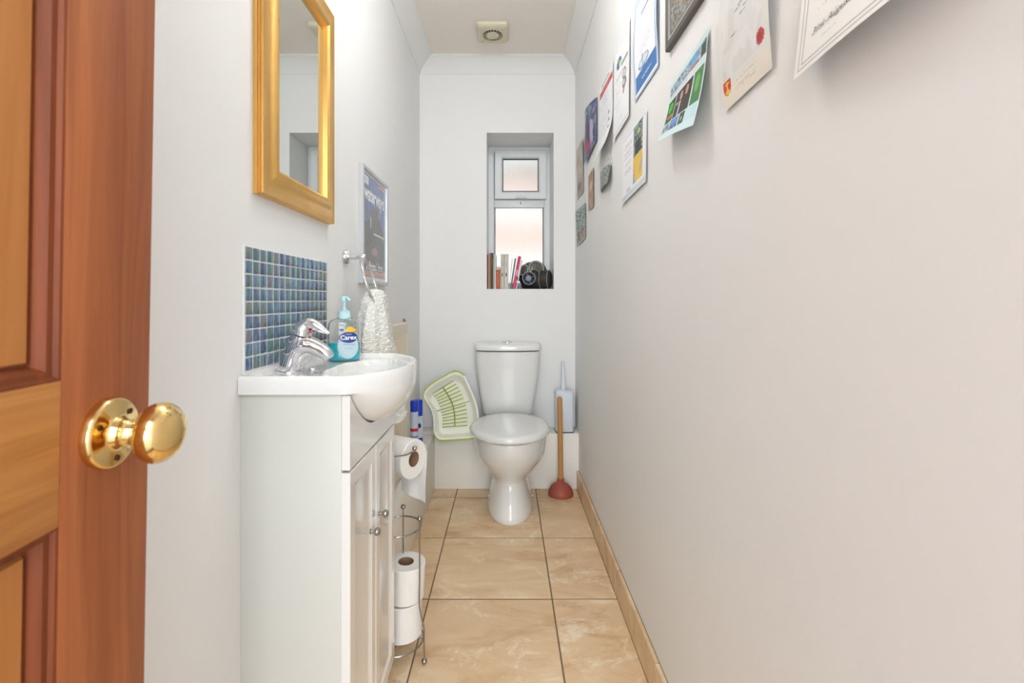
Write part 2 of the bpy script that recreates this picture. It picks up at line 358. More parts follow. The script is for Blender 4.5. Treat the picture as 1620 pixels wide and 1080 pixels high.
# ------------------------------------------------------------------ window_1
YW = 3.024
win = root('window_1', ((WX0+WX1)/2, YW, WZ0), 'white plastic window with small top opener above a fixed obscured pane', kind='structure')
wm = lambda a, b, h: (a, YW+0.03-h, b)
fp = [(0, -0.03), (0, 0.03), (0.030, 0.03), (0.036, 0.024), (0.040, 0.010), (0.042, -0.03)]
obj('window_frame', frame((WX0, WX1, WZ0, WZ1), fp, wm), 'upvc', win, smooth=30)
ztr = 1.03+(474-322)*YW/F
obj('transom', box(WX0+0.035, WX1-0.035, YW+0.0005, YW+0.06, ztr-0.024, ztr+0.024, 0.004), 'upvc', win, smooth=30)
sx0, sx1 = at(783, 0, YW).x, at(864, 0, YW).x; sz0, sz1 = at(0, 315.5, YW).z, at(0, 239, YW).z
sash = obj('sash', frame((sx0, sx1, sz0, sz1), [(0, 0), (0, 0.047), (0.003, 0.050), (0.038, 0.050), (0.044, 0.045), (0.050, 0.03), (0.052, 0)], wm), 'upvc', win, smooth=30)
obj('seal', frame((sx0+0.0495, sx1-0.0495, sz0+0.0495, sz1-0.0495), [(0, 0.028), (0, 0.034), (0.0035, 0.034), (0.0035, 0.02)], wm), 'seal', sash)
obj('pane', box(sx0+0.05, sx1-0.05, YW+0.012, YW+0.018, sz0+0.05, sz1-0.05), 'glass', sash, smooth=0)
obj('pane', box(WX0+0.038, WX1-0.038, YW+0.012, YW+0.018, WZ0+0.038, ztr-0.02), 'glass', win, smooth=0)
obj('seal', frame((WX0+0.0395, WX1-0.0395, WZ0+0.0395, ztr-0.021), [(0, 0.008), (0, 0.016), (0.0035, 0.016), (0.0035, 0.005)], wm), 'seal', win)
hp = at(824, 312, YW-0.02)
h_ = obj('handle', join(box(hp.x-0.030, hp.x+0.032, hp.y-0.018, hp.y-0.006, hp.z-0.006, hp.z+0.007, 0.003), box(hp.x-0.012, hp.x+0.012, hp.y-0.010, hp.y+0.002, hp.z-0.011, hp.z+0.013, 0.003), box(hp.x-0.033, hp.x-0.018, hp.y-0.02, hp.y-0.006, hp.z-0.009, hp.z+0.004, 0.003)), 'upvc', sash)
kp = at(823.5, 321.5, YW); obj('keyhole', box(kp.x-0.0022, kp.x+0.0022, YW-0.0012, YW+0.002, kp.z-0.006, kp.z+0.006, 0.0006), 'seal', win)

# neighbouring house seen blurred through the glass
nb = root('neighbouring_house', (0.3, 5.6, -0.5), 'pale rendered house with pinkish brick bands blurred behind the obscured window', 'house')
obj('wall', box(-1.6, 2.2, 5.6, 5.9, -0.5, 2.62), 'extwall', nb)
obj('brick_band', box(-1.2, 1.8, 5.56, 5.6, 2.28, 2.46), 'extpink', nb); obj('brick_band', box(-0.9, 0.62, 5.56, 5.6, 1.60, 1.88), 'extpink', nb)
obj('gutter', box(-1.6, 2.2, 5.42, 5.6, 2.50, 2.63, 0.02), 'extdark', nb)

# ------------------------------------------------------------------ door_1 (open door, foreground left)
door = root('door_1', (-0.3705, 0.477, 0.0), 'open stained wooden panelled door with round brass knob, close on the left', kind='structure', local=True)
door.rotation_euler = Euler((0, math.radians(0.9), math.radians(4.57)), 'XYZ')
T = 0.04
obj('stile', box(-T, 0, -0.104, 0, 0.008, 1.98, 0.0015), 'wood_red', door)
obj('stile', box(-T, 0, -0.76, -0.66, 0.008, 1.98, 0.0015), 'wood_red', door)
for z0, z1 in ((0.008, 0.2), (0.853, 0.967), (1.87, 1.98)): obj('rail', box(-T, -0.0003, -0.66, -0.104, z0, z1, 0.0008), 'wood_orange', door)
for z0, z1 in ((0.2, 0.853), (0.967, 1.87)):
    obj('muntin', box(-T, -0.0003, -0.43, -0.33, z0, z1, 0.0008), 'wood_orange', door)
    for y0, y1 in ((-0.66, -0.43), (-0.33, -0.104)):
        mp = lambda a, b, h: (h-0.016, a, b)
        mp2 = lambda a, b, h: (-h-T+0.016, a, b)
        prof = [(0, 0), (0, 0.0155), (0.002, 0.0148), (0.0035, 0.0115), (0.0075, 0.0105), (0.0105, 0.0055), (0.0115, 0.001), (0.014, 0.0)]
        obj('moulding', frame((y0, y1, z0, z1), prof, mp), 'wood_dark', door, smooth=30)
        obj('moulding', frame((y0, y1, z0, z1), prof, mp2), 'wood_dark', door, smooth=30)
        pf = [(0, 0.0), (0.0135, 0.0), (0.016, 0.004), (0.10, 0.0065)]
        V1, F1 = frame((y0, y1, z0, z1), pf[:3], lambda a, b, h: (h-0.0165, a, b)); F1.append((8, 9, 10, 11))
        V2, F2 = frame((y0, y1, z0, z1), pf[:3], lambda a, b, h: (-h-T+0.0165, a, b)); F2.append((8, 9, 10, 11))
        obj('panel', join((V1, F1), (V2, F2)), 'wood_panel', door, smooth=0, normals=True)
KZ = 0.9135
for s in (1, -1):
    km = axis_mtx((0 if s > 0 else -T, -0.057, KZ), (s, 0, 0))
    prof = [(0.0, 0), (0.0305, 0), (0.031, 0.002), (0.0308, 0.006), (0.0295, 0.0085), (0.028, 0.009), (0.0165, 0.0095), (0.0145, 0.0105), (0.0135, 0.012), (0.013, 0.014), (0.0115, 0.016), (0.0118, 0.019), (0.0095, 0.021), (0.0088, 0.030), (0.0, 0.030)]
    ro = obj('rosette', lathe(prof, 48, km), 'brass', door, smooth=50)
    for a in (45, 155, 272, 340):
        c = Vector(((0.0093 if s > 0 else -T-0.0093), -0.057+0.0222*math.cos(math.radians(a)), KZ+0.0222*math.sin(math.radians(a))))
        obj('screw', lathe([(0, -0.001), (0.0026, -0.001), (0.0026, 0.0008), (0.0012, 0.0003), (0, 0.0)], 14, axis_mtx(c, km.to_3x3() @ Vector((0, 0, 1)))), 'screw', ro)
    kn = []
    for k in range(19):
        a = PI*k/18; kn.append((0.0265*math.sin(a)**0.92 if 0 < k < 18 else 0, 0.045-0.0175*math.cos(a)))
    kn[1] = (0.0092, 0.0285)
    obj('knob', lathe([(0, 0.026), (0.0088, 0.026)]+kn[1:], 48, km), 'brass', door, smooth=60)

# ------------------------------------------------------------------ ceiling lamp (out of frame) and extractor fan
lamp = root('ceiling_lamp', (-0.05, 1.20, ZC), 'round opal globe ceiling lamp above the basin, out of the photo', 'lamp')
obj('base', lathe([(0, 0), (0.06, 0), (0.06, -0.014), (0.05, -0.02), (0, -0.02)], 40, Matrix.Translation((-0.05, 1.20, ZC))), 'upvc', lamp)
obj('globe', ball((-0.05, 1.20, ZC-0.108), 0.09, 32), 'glow', lamp, smooth=180)
fan = root('extractor_fan', (-0.0735, 2.455, ZC), 'yellowed square ceiling extractor fan with round slatted grille', 'fan')
def rrect(cx, cy, hx, hy, r, n=6):
    out = []
    for q, (sx, sy) in enumerate(((1, 1), (-1, 1), (-1, -1), (1, -1))):
        for k in range(n+1):
            a = q*PI/2+k/n*PI/2; out.append((cx+sx*(hx-r)+r*math.cos(a), cy+sy*(hy-r)+r*math.sin(a)))
    return out
fc = (-0.0735, 2.456)
R_ = lambda hx, hy, r, z: [(x, y, z) for x, y in rrect(fc[0], fc[1], hx, hy, r)]
circ = lambda r, z, n=28: [(fc[0]+r*math.cos(PI/4+2*PI*(j+.5)/n-PI/4), fc[1]+r*math.sin(2*PI*(j+.5)/n), z) for j in range(n)]
obj('housing', loft([R_(0.080, 0.088, 0.016, ZC), R_(0.080, 0.088, 0.016, ZC-0.008), R_(0.076, 0.083, 0.016, ZC-0.016), R_(0.064, 0.070, 0.014, ZC-0.0215), circ(0.052, ZC-0.023), circ(0.051, ZC-0.010)], True, True), 'fan', fan, smooth=35)
obj('grille_recess', lathe([(0, 0), (0.0485, 0), (0.0485, -0.001), (0, -0.001)], 32, Matrix.Translation((fc[0], fc[1], ZC-0.0101))), 'dark', fan)
obj('centre_cap', lathe([(0, -0.018), (0.031, -0.018), (0.031, -0.023), (0.029, -0.025), (0, -0.0255)], 32, Matrix.Translation((fc[0], fc[1], ZC))), 'fan', fan)
for k in range(18):
    a = 2*PI*k/18; m_ = Matrix.Translation((fc[0], fc[1], ZC-0.0215)) @ Matrix.Rotation(a, 4, 'Z')
    obj('slat', xf(box(0.028, 0.0515, -0.0014, 0.0014, -0.001, 0.001), m_), 'fan', fan, smooth=0)
for sx, sy in ((-0.055, -0.0), (0.058, 0.03)): pass
obj('screw_hole', lathe([(0, 0), (0.003, 0), (0.003, -0.0015), (0, -0.0015)], 12, Matrix.Translation((fc[0]-0.056, fc[1]+0.060, ZC-0.0205))), 'dark', fan)

# ------------------------------------------------------------------ gilt mirror
LW = lambda a, b, h: (XL+h, a, b)
mir = root('gilt_mirror', (XL, 1.145, 1.24), 'rectangular wall mirror in a moulded gold frame above the basin', 'mirror')
MR = (0.947, 1.344, 1.24, 1.822)
obj('frame', frame(MR, [(0, 0), (0, 0.0085), (0.0025, 0.0095), (0.0025, 0.0105), (0.0005, 0.012), (0.0005, 0.0135), (0.003, 0.0145), (0.003, 0.0155), (0.001, 0.017), (0.003, 0.0195), (0.008, 0.0185), (0.018, 0.0178), (0.030, 0.0195), (0.038, 0.0235), (0.046, 0.0270), (0.055, 0.0265), (0.061, 0.0215), (0.0625, 0.015), (0.063, 0.008)], LW), 'gold', mir, smooth=28)
obj('mirror_glass', box(XL+0.002, XL+0.0105, MR[0]+0.058, MR[1]-0.058, MR[2]+0.058, MR[3]-0.058), 'mirror', mir, smooth=0)

# ------------------------------------------------------------------ mosaic splashback
MY0, MY1, MZ0, MZ1 = 0.911, 1.325, 0.893, 1.133
spl = root('mosaic_splashback', (XL, (MY0+MY1)/2, MZ0), 'blue and teal glass mosaic splashback on the wall behind the tap', 'splashback')
obj('grout_bed', box(XL, XL+0.0035, MY0-0.003, MY1+0.003, MZ0-0.006, MZ1+0.003, 0.0005, 1), 'mgrout', spl)
pw, ph = (MY1-MY0)/15, (MZ1-MZ0)/9
tile0 = None
for i in range(15):
    for j in range(9):
        if tile0 is None:
            tile0 = obj('mosaic_tile', box(-0.002, 0.0022, -pw/2+0.0030, pw/2-0.0030, -ph/2+0.0017, ph/2-0.0017, 0.0007, 1), 'mosaic', None, smooth=50)
            t = tile0
        else: t = tile0.copy(); COL.objects.link(t)
        t.parent = spl
        t.location = Vector((XL+0.0035, MY0+(i+.5)*pw+random.uniform(-.0004, .0004), MZ0+(j+.5)*ph+random.uniform(-.0004, .0004)))-ORG[spl]
        t.rotation_euler = (random.uniform(-.02, .02), random.uniform(-.02, .02), random.uniform(-.02, .02))

# ------------------------------------------------------------------ vanity unit
YV0, YV1, XF = 0.902, 1.260, -0.295
YC = (YV0+YV1)/2
van = root('vanity_cabinet', (-0.40, YC, 0), 'slim white gloss two-door cabinet under the basin', 'cabinet')
obj('side_panel', box(XL, XF-0.016, YV0, YV0+0.016, 0, 0.851, 0.001), 'carcass', van)
obj('side_panel', box(XL, XF-0.016, YV1-0.016, YV1, 0, 0.851, 0.001), 'carcass', van)
obj('bottom_panel', box(XL, XF-0.016, YV0+0.016, YV1-0.016, 0.08, 0.096), 'carcass', van)
obj('plinth', box(XF-0.030, XF-0.018, YV0+0.016, YV1-0.016, 0.0, 0.08), 'gloss', van)
def zb(Y):
    t = min(1, abs(Y-YC-0.008)/0.185); return 0.852-0.092*(math.cos(PI/2*t))**0.85
ys = np.linspace(YV0+0.001, YV1-0.001, 30)
poly = [(y, 0.709) for y in ys]+[(y, min(0.850, zb(y)-0.002)) for y in ys[::-1]]
obj('fascia', prism(poly, lambda a, b: (XF-0.0155, a, b), lambda a, b: (XF, a, b)), 'gloss', van, smooth=0)
fmap = lambda a, b, h: (XF-0.016+h, a, b)
for k, (y0, y1) in enumerate(((YV0+0.001, YC-0.0015), (YC+0.0015, YV1-0.001))):
    V, Fs = frame((y0, y1, 0.090, 0.704), [(0, 0), (0, 0.014), (0.002, 0.016), (0.030, 0.016), (0.038, 0.0112), (0.044, 0.0105)], fmap); n = len(V); Fs.append((n-4, n-3, n-2, n-1)); Fs.append((0, 1, 2, 3))
    dr = obj('door', (V, Fs), 'gloss', van, smooth=25)
    ky = (1.036, 1.108)[k]; kz = (0.5305, 0.5375)[k]
    obj('knob', lathe([(0, 0), (0.0055, 0), (0.0058, 0.0015), (0.0032, 0.003), (0.003, 0.006), (0.0055, 0.0085), (0.0082, 0.012), (0.0088, 0.0155), (0.0078, 0.019), (0.005, 0.0215), (0, 0.0225)], 28, axis_mtx((XF, ky, kz), (1, 0, 0))), 'satin', dr, smooth=60)

# ------------------------------------------------------------------ basin
def outline(n=120):
    pts = []
    # going: wall near -> front arc -> wall far
    B0, B1 = 0.893, 1.285; xs = -0.300
    for k in range(12): pts.append((XL+0.001+(xs-XL)*k/12, B0))
    m_ = 60
    for k in range(m_+1):
        t = k/m_; Y = B0+(B1-B0)*(0.5-0.5*math.cos(PI*t))
        u = (Y-(B0+B1)/2)/((B1-B0)/2); bul = (1-abs(u)**2.3)
        pts.append((xs+0.086*bul+0.004*math.sin(PI*t), Y))
    for k in range(1, 13): pts.append((xs+(XL+0.001-xs)*k/12, B1))
    for k in range(1, 12): pts.append((XL+0.001, B1+(B0-B1)*k/12))
    return pts
OL = outline(); CB = Vector((-0.345, 1.089))
def topz(x, y, k):
    if k > 0.93:
        pass
    e = math.sqrt(((x+0.318)/0.080)**2+((y-1.089)/0.155)**2)
    deck = 0.8755
    zbowl = deck-0.095*max(0, 1-e*e)**0.62 if e < 1 else deck
    return zbowl
rings = []
for k, zz in ((1.0, 0.853), (1.006, 0.858), (1.006, 0.876), (1.002, 0.883), (0.990, 0.8875), (0.972, 0.888), (0.955, 0.886), (0.94, 0.880)):
    rings.append([((max(XL+0.001, CB.x+(x-CB.x)*k)), CB.y+(y-CB.y)*k, zz) for x, y in OL])
for k in np.linspace(0.925, 0.02, 40):
    rr = []
    for x, y in OL:
        X = CB.x+(x-CB.x)*k; Y = CB.y+(y-CB.y)*k; rr.append((X, Y, topz(X, Y, k)))
    rings.append(rr)
bas = root('wash_basin', (-0.36, YC, 0.853), 'white ceramic wash basin with bowed front on the cabinet', 'basin')
top = loft(rings, False, True)
arc = [(x, y) for x, y in OL[12:73]]
br = []
for t in np.linspace(0, 1, 14):
    a = t*PI/2; row = []
    for x, y in arc:
        zz = zb(y); xi = XF-0.012
        row.append((xi+(x-xi)*math.cos(a)**0.9 if t < 1 else xi, CB.y+(y-CB.y)*(1-0.04*t), 0.853-(0.853-zz)*math.sin(a)**1.1))
    br.append(row)
belly = loft(br, False, False, False)
under = ([(x, y, 0.8528) for x, y in OL], [tuple(range(len(OL)))])
obj('bowl', join(top, belly, under), 'ceramic', bas, smooth=50, normals=True)
obj('overflow', join(tube(circle((-0.425, 1.052, 0.8775), 0.0050, (0.3, -0.5, 0.8), 20), 0.0016, 8, True), lathe([(0, -0.001), (0.0045, -0.001), (0.004, 0.0003), (0, 0.0003)], 16, axis_mtx((-0.425, 1.052, 0.8770), (0.3, -0.5, 0.8)))), 'chrome', bas)
obj('waste', lathe([(0, 0), (0.02, 0), (0.019, 0.003), (0, 0.004)], 24, Matrix.Translation((-0.318, 1.089, 0.7805))), 'chrome', bas)

# tap
tap = root('mixer_tap', (-0.468, 1.03, 0.8755), 'chrome single-lever mixer tap on the basin beside the mosaic', 'tap')
ty = 1.03
obj('body', join(lathe([(0, 0), (0.027, 0), (0.027, 0.003), (0.024, 0.005)], 28, Matrix.Translation((-0.466, ty, 0.8755))),
    tube(catmull([(-0.466, ty, 0.878), (-0.459, ty, 0.905), (-0.449, ty, 0.932), (-0.4415, ty, 0.953)], 5), [0.0245, 0.0215, 0.0205, 0.0205], 28)), 'chrome', tap, smooth=60)
obj('spout', tube(catmull([(-0.452, ty, 0.925), (-0.437, ty, 0.934), (-0.420, ty, 0.932), (-0.402, ty, 0.924), (-0.388, ty, 0.914), (-0.381, ty, 0.905)], 6), [0.021, 0.0225, 0.019, 0.0165, 0.0148, 0.012], 24, sy=1.0), 'chrome', tap, smooth=60)
obj('spout_brace', tube(catmull([(-0.452, ty, 0.884), (-0.445, ty, 0.905), (-0.430, ty, 0.918), (-0.41, ty, 0.919)], 5), [0.015, 0.013, 0.013, 0.010], 20), 'chrome', tap, smooth=60)
lv = obj('lever', join(tube(catmull([(-0.4405, ty, 0.9555), (-0.437, ty, 0.966), (-0.430, ty, 0.9745)], 4), [0.0208, 0.0205, 0.0165], 24),
    tube(catmull([(-0.437, ty, 0.9725), (-0.425, ty, 0.979), (-0.410, ty, 0.9745), (-0.396, ty, 0.966), (-0.382, ty, 0.9585)], 6), [0.014, 0.0125, 0.0115, 0.008, 0.003], 20)), 'chrome', tap, smooth=60)
obj('hot_dot', ball((-0.419, ty-0.0065, 0.962), 0.0032, 10), 'canred', tap)

# ------------------------------------------------------------------ soap bottle
BX, BY, BZ = -0.4115, 1.215, 0.8757
soap = root('soap_bottle', (BX, BY, BZ), 'pump bottle of turquoise liquid hand soap on the basin', 'bottle')
ang = math.atan2(-BX, BY)   # turned to face the doorway
SM = Matrix.Translation((BX, BY, BZ)) @ Matrix.Rotation(ang, 4, 'Z')
def sring(hx, hy, z, n=40, p=2.6):
    return [(math.copysign(abs(math.cos(t))**(2/p), math.cos(t))*hx, math.copysign(abs(math.sin(t))**(2/p), math.sin(t))*hy, z) for t in [2*PI*j/n for j in range(n)]]
bs = [(0.036, 0.020, 0), (0.0395, 0.0235, 0.004), (0.0405, 0.0245, 0.015), (0.040, 0.024, 0.06), (0.0395, 0.024, 0.085), (0.037, 0.0225, 0.097), (0.030, 0.019, 0.104), (0.018, 0.015, 0.108), (0.0145, 0.0145, 0.110)]
obj('bottle_body', xf(loft([sring(a, b, z) for a, b, z in bs]), SM), 'clear', soap, smooth=50)
md = COL.objects[-1].modifiers.new('wall', 'SOLIDIFY'); md.thickness = 0.0008; md.offset = -1
ls = [(a-0.0018, b-0.0018, z+0.0018) for a, b, z in bs[:4] if z < 0.05]+[(0.0385, 0.0225, 0.046), (0.0385, 0.0225, 0.0465)]
obj('liquid', xf(loft([sring(a, b, z) for a, b, z in ls]), SM), 'soap', soap, smooth=50)
obj('collar', xf(lathe([(0, 0.106), (0.0165, 0.106), (0.0165, 0.114), (0.0150, 0.116), (0.0150, 0.124), (0.011, 0.127), (0.006, 0.129), (0.006, 0.133), (0, 0.133)], 28), SM), 'pump', soap)
obj('pump_head', xf(join(lathe([(0, 0.13), (0.0042, 0.13), (0.0042, 0.150), (0.0085, 0.151), (0.009, 0.160), (0.007, 0.163), (0, 0.1635)], 24), tube(catmull([(0, 0, 0.157), (0.006, -0.008, 0.158), (0.010, -0.016, 0.156), (0.012, -0.021, 0.151)], 4), [0.0045, 0.004, 0.0036, 0.003], 12)), SM), 'pump', soap)
obj('dip_tube', xf(tube([(0.002, 0, 0.004), (0, 0, 0.107)], 0.0025, 8), SM), 'pump', soap)
def onb(x, z, off):   # point on the front face of the bottle
    h = np.interp(z, [b[2] for b in bs], [b[0] for b in bs])+off; d = np.interp(z, [b[2] for b in bs], [b[1] for b in bs])+off
    u = min(0.999, abs(x)/h); return SM @ Vector((x, -d*(1-u**2.6)**(1/2.6), z))
def decal(cx, cz, rx, rz, m_, off, p=2.0, nm='label_patch'):
    rings = []
    for k in np.linspace(1, 0.05, 7): rings.append([onb(cx+rx*k*math.copysign(abs(math.cos(t))**(2/p), math.cos(t)), cz+rz*k*math.copysign(abs(math.sin(t))**(2/p), math.sin(t)), off) for t in [2*PI*j/36 for j in range(36)]])
    return obj(nm, loft(rings, False, True), m_, soap)
cx = 0.010
decal(cx-0.001, 0.0385, 0.0245, 0.031, 'lpale', 0.0006, nm='label')
decal(cx, 0.0605, 0.0215, 0.0135, 'lblue', 0.0012, nm='label_badge')
decal(cx+0.004, 0.0785, 0.0135, 0.0045, 'lyellow', 0.0009, 3, nm='label_flash'); decal(cx+0.004, 0.083, 0.0065, 0.0045, 'lyellow', 0.0010, 3, nm='label_flash')
decal(cx-0.0155, 0.0795, 0.0045, 0.003, 'lviolet', 0.0009, 3, nm='label_flash')
def txt_on(fn, s, size, m_, parent, nm='lettering', **k):
    V, Fs = textgeo(s, size, **k); return obj(nm, ([fn(v.x, v.y) for v in V], Fs), m_, parent, smooth=0, normals=False)
txt_on(lambda a, b: onb(cx+a, 0.0600+b, 0.0018), 'Carex', 0.0155, 'white', soap, bold=0.0004)
txt_on(lambda a, b: onb(cx+0.001+a, 0.0690+b, 0.0018), 'cussons', 0.0045, 'white', soap)
txt_on(lambda a, b: onb(cx+0.002+a, 0.0425+b, 0.0014), 'PROTECT PLUS', 0.0042, 'lviolet', soap)
txt_on(lambda a, b: onb(cx+0.000+a, 0.034+b, 0.0014), 'hand wash', 0.0040, 'lviolet', soap)

# ------------------------------------------------------------------ towel ring, towel
tr = root('towel_ring', (XL, 1.48, 1.16), 'chrome towel ring fixed to the left wall beside the poster', 'towel ring')
obj('mount', lathe([(0, 0), (0.023, 0), (0.0235, 0.008), (0.021, 0.012), (0.0085, 0.0125), (0.0075, 0.048), (0.010, 0.050), (0.0105, 0.062), (0.008, 0.066), (0, 0.066)], 32, axis_mtx((XL, 1.48, 1.162), (1, 0, 0))), 'chrome', tr, smooth=45)
rc = Vector((-0.422, 1.484, 1.084)); 
obj('ring', tube(circle(rc, 0.078, (1, 0.10, 0.30), 64), 0.0042, 12, True), 'chrome', tr, smooth=60)
tw = root('hand_towel', (-0.41, 1.53, 0.66), 'cream fluffy hand towel hanging through the chrome ring', 'towel')
tz = [(1.062, -0.408, 1.492, 0.010, 0.028), (1.057, -0.408, 1.495, 0.020, 0.044), (1.045, -0.410, 1.497, 0.028, 0.056), (1.02, -0.413, 1.50, 0.034, 0.068), (0.985, -0.415, 1.505, 0.040, 0.080), (0.93, -0.416, 1.512, 0.046, 0.105), (0.885, -0.415, 1.52, 0.050, 0.122), (0.80, -0.410, 1.535, 0.056, 0.140), (0.72, -0.405, 1.545, 0.062, 0.148), (0.662, -0.400, 1.55, 0.068, 0.152), (0.650, -0.400, 1.55, 0.067, 0.151)]
A = np.array(tz)[::-1]; NR, NC = 200, 150; rings = []
for i in range(NR):
    z = 0.650+(1.062-0.650)*i/(NR-1)
    x0, y0, hx, hy = [np.interp(z, A[:, 0], A[:, k]) for k in (1, 2, 3, 4)]
    row = []
    for j in range(NC):
        a = 2*PI*j/NC; amp = min(1, (1.06-z)/0.12)
        fold = 1+amp*(0.10*math.sin(5*a+1.0+2*z)+0.06*math.sin(9*a+4*z))
        rowp = math.sin(z*2*PI/0.0062+1.5*math.sin(4*a))
        nz = noise.noise(Vector((math.cos(a)*22, math.sin(a)*22, z*150)))*0.0042+noise.noise(Vector((math.cos(a)*60, math.sin(a)*60, z*300+9)))*0.0022+rowp*0.0012
        crease = -0.014*amp*math.exp(-((a-4.55)/0.16)**2)*min(1, max(0, (z-0.70)/0.1))
        nz *= 1.5; rx, ry = hx*fold+nz+crease, (hy+0.010*amp)*fold+nz+crease
        zz = z+(0.014*math.sin(2*a+0.5) if i < 30 else 0)*(1-i/30)
        row.append((max(XL+0.004, x0+rx*math.cos(a)), y0+ry*math.sin(a), zz))
    rings.append(row)
V, Fs = loft(rings, False, True)
obj('towel_cloth', (V, Fs), 'towel', tw, smooth=180)
o = COL.objects[-1]; md = o.modifiers.new('thick', 'SOLIDIFY'); md.thickness = 0.004; md.offset = -1

# ------------------------------------------------------------------ radiator
rad = root('radiator', (-0.46, 1.92, 0.31), 'cream ribbed panel radiator on the left wall beyond the towel', 'radiator')
RY0, RY1, RZ0, RZ1, RXF = 1.76, 2.08, 0.312, 0.935, -0.430
pts = []; nr = 10; pp = (RY1-RY0)/nr
for k in range(nr):
    y = RY0+k*pp
    for f_, d in ((0.0, 0), (0.32, 0), (0.42, -0.007), (0.90, -0.007)): pts.append((y+f_*pp, d))
pts.append((RY1, 0))
lo = [(RXF+d, y, RZ0+0.03) for y, d in pts]; hi = [(RXF+d, y, RZ1-0.055) for y, d in pts]
ft = [(RXF, y, RZ1-0.045) for y, d in pts]; fb = [(RXF, y, RZ0+0.02) for y, d in pts]
t2 = [(RXF, y, RZ1-0.006) for y, d in pts]; t3 = [(RXF-0.006, y, RZ1) for y, d in pts]; b2 = [(RXF, y, RZ0) for y, d in pts]; b3 = [(RXF-0.014, y, RZ0) for y, d in pts]; t4 = [(RXF-0.014, y, RZ1) for y, d in pts]
obj('front_panel', loft([b3, b2, fb, lo, hi, ft, t2, t3, t4], False, False, False), 'radiator', rad, smooth=30)
obj('back_panel', box(-0.462, -0.450, RY0, RY1, RZ0, RZ1, 0.002), 'radiator', rad)
obj('top_grille', join(*[box(-0.458, RXF-0.010, RY0+0.01+k*0.015, RY0+0.014+k*0.015, RZ1-0.006, RZ1-0.001) for k in range(20)], box(-0.4505, -0.4455, RY0, RY1, RZ1-0.003, RZ1+0.0005)), 'radiator', rad, smooth=0)
obj('end_cap', box(-0.455, RXF-0.002, RY1-0.003, RY1, RZ0+0.02, RZ1-0.01, 0.001), 'radiator', rad); obj('end_cap', box(-0.455, RXF-0.002, RY0, RY0+0.003, RZ0+0.02, RZ1-0.01, 0.001), 'radiator', rad)
obj('bracket', box(XL, -0.460, 1.82, 1.84, 0.45, 0.85), 'radiator', rad); obj('bracket', box(XL, -0.460, 2.0, 2.02, 0.45, 0.85), 'radiator', rad)
obj('bleed_valve', lathe([(0, 0), (0.007, 0), (0.007, 0.010), (0.004, 0.011), (0.004, 0.016), (0, 0.016)], 6, Matrix.Translation((RXF-0.014, RY1-0.010, RZ1-0.001))), 'satin', rad, smooth=0)

# ------------------------------------------------------------------ prints: sheets with colour written per face
class Art:
    def __init__(s, nu, nv, bg):
        s.nu, s.nv = nu, nv; u = (np.arange(nu)+.5)/nu; v = (np.arange(nv)+.5)/nv
        s.U, s.V = np.meshgrid(u, v); s.C = np.ones((nv, nu, 3))*np.array(lin(bg)); s.rng = np.random.RandomState(nu*7+nv)
    def rect(s, u0, v0, u1, v1, c, a=1.0): m_ = (s.U >= u0) & (s.U <= u1) & (s.V >= v0) & (s.V <= v1); s.C[m_] = s.C[m_]*(1-a)+np.array(lin(c))*a
    def ell(s, u, v, ru, rv, c, a=1.0): m_ = ((s.U-u)/ru)**2+((s.V-v)/rv)**2 <= 1; s.C[m_] = s.C[m_]*(1-a)+np.array(lin(c))*a
    def border(s, d, wu, wv, c): 
        m_ = ((np.minimum(s.U, 1-s.U) > d) & (np.minimum(s.V, 1-s.V) > d)) & ~((np.minimum(s.U, 1-s.U) > d+wu) & (np.minimum(s.V, 1-s.V) > d+wv)); s.C[m_] = lin(c)
    def lines(s, u0, u1, vs_, c, fill=0.7, a=0.7, jag=0.25):
        for v in vs_:
            i = int(v*s.nv); j0, j1 = int(u0*s.nu), int(u1*s.nu); L_ = int((j1-j0)*(1-jag*s.rng.rand()))
            st = j0+(j1-j0-L_)//2
            for j in range(st, st+L_):
                if s.rng.rand() < fill and 0 <= i < s.nv: s.C[i, j] = s.C[i, j]*(1-a)+np.array(lin(c))*a
    def blotch(s, u0, v0, u1, v1, cols, scale=9, seed=0):
        for i in range(s.nv):
            for j in range(s.nu):
                u, v = (j+.5)/s.nu, (i+.5)/s.nv
                if u0 <= u <= u1 and v0 <= v <= v1:
                    t = noise.noise(Vector((u*scale, v*scale, seed)))*0.9+0.5+0.25*noise.noise(Vector((u*scale*3, v*scale*3, seed+5)))
                    s.C[i, j] = lin(cols[max(0, min(len(cols)-1, int(t*len(cols))))])
def sheet(name, S, art, m_, parent, back=0.0):
    nu, nv = art.nu, art.nv
    V = [S(j/nu, i/nv, 0) for i in range(nv+1) for j in range(nu+1)]
    Fs = [(i*(nu+1)+j, i*(nu+1)+j+1, (i+1)*(nu+1)+j+1, (i+1)*(nu+1)+j) for i in range(nv) for j in range(nu)]
    o = obj(name, (V, Fs), m_, parent, smooth=180, normals=False)
    at_ = o.data.color_attributes.new('print', 'FLOAT_COLOR', 'CORNER')
    c = np.ones((nv*nu, 4, 4), dtype=np.float32); c[:, :, :3] = art.C.reshape(-1, 1, 3); at_.data.foreach_set('color', c.ravel())
    return o
def wall_sheet(Yf, Yn, zbf, zbn, ztf, ztn, lift):
    def S(u, v, off):
        Y = Yf+(Yn-Yf)*u; z = (zbf+(zbn-zbf)*u)*(1-v)+(ztf+(ztn-ztf)*u)*v
        return Vector((XR-0.0015-max(0, lift(u, v))-off, Y, z))
    return S
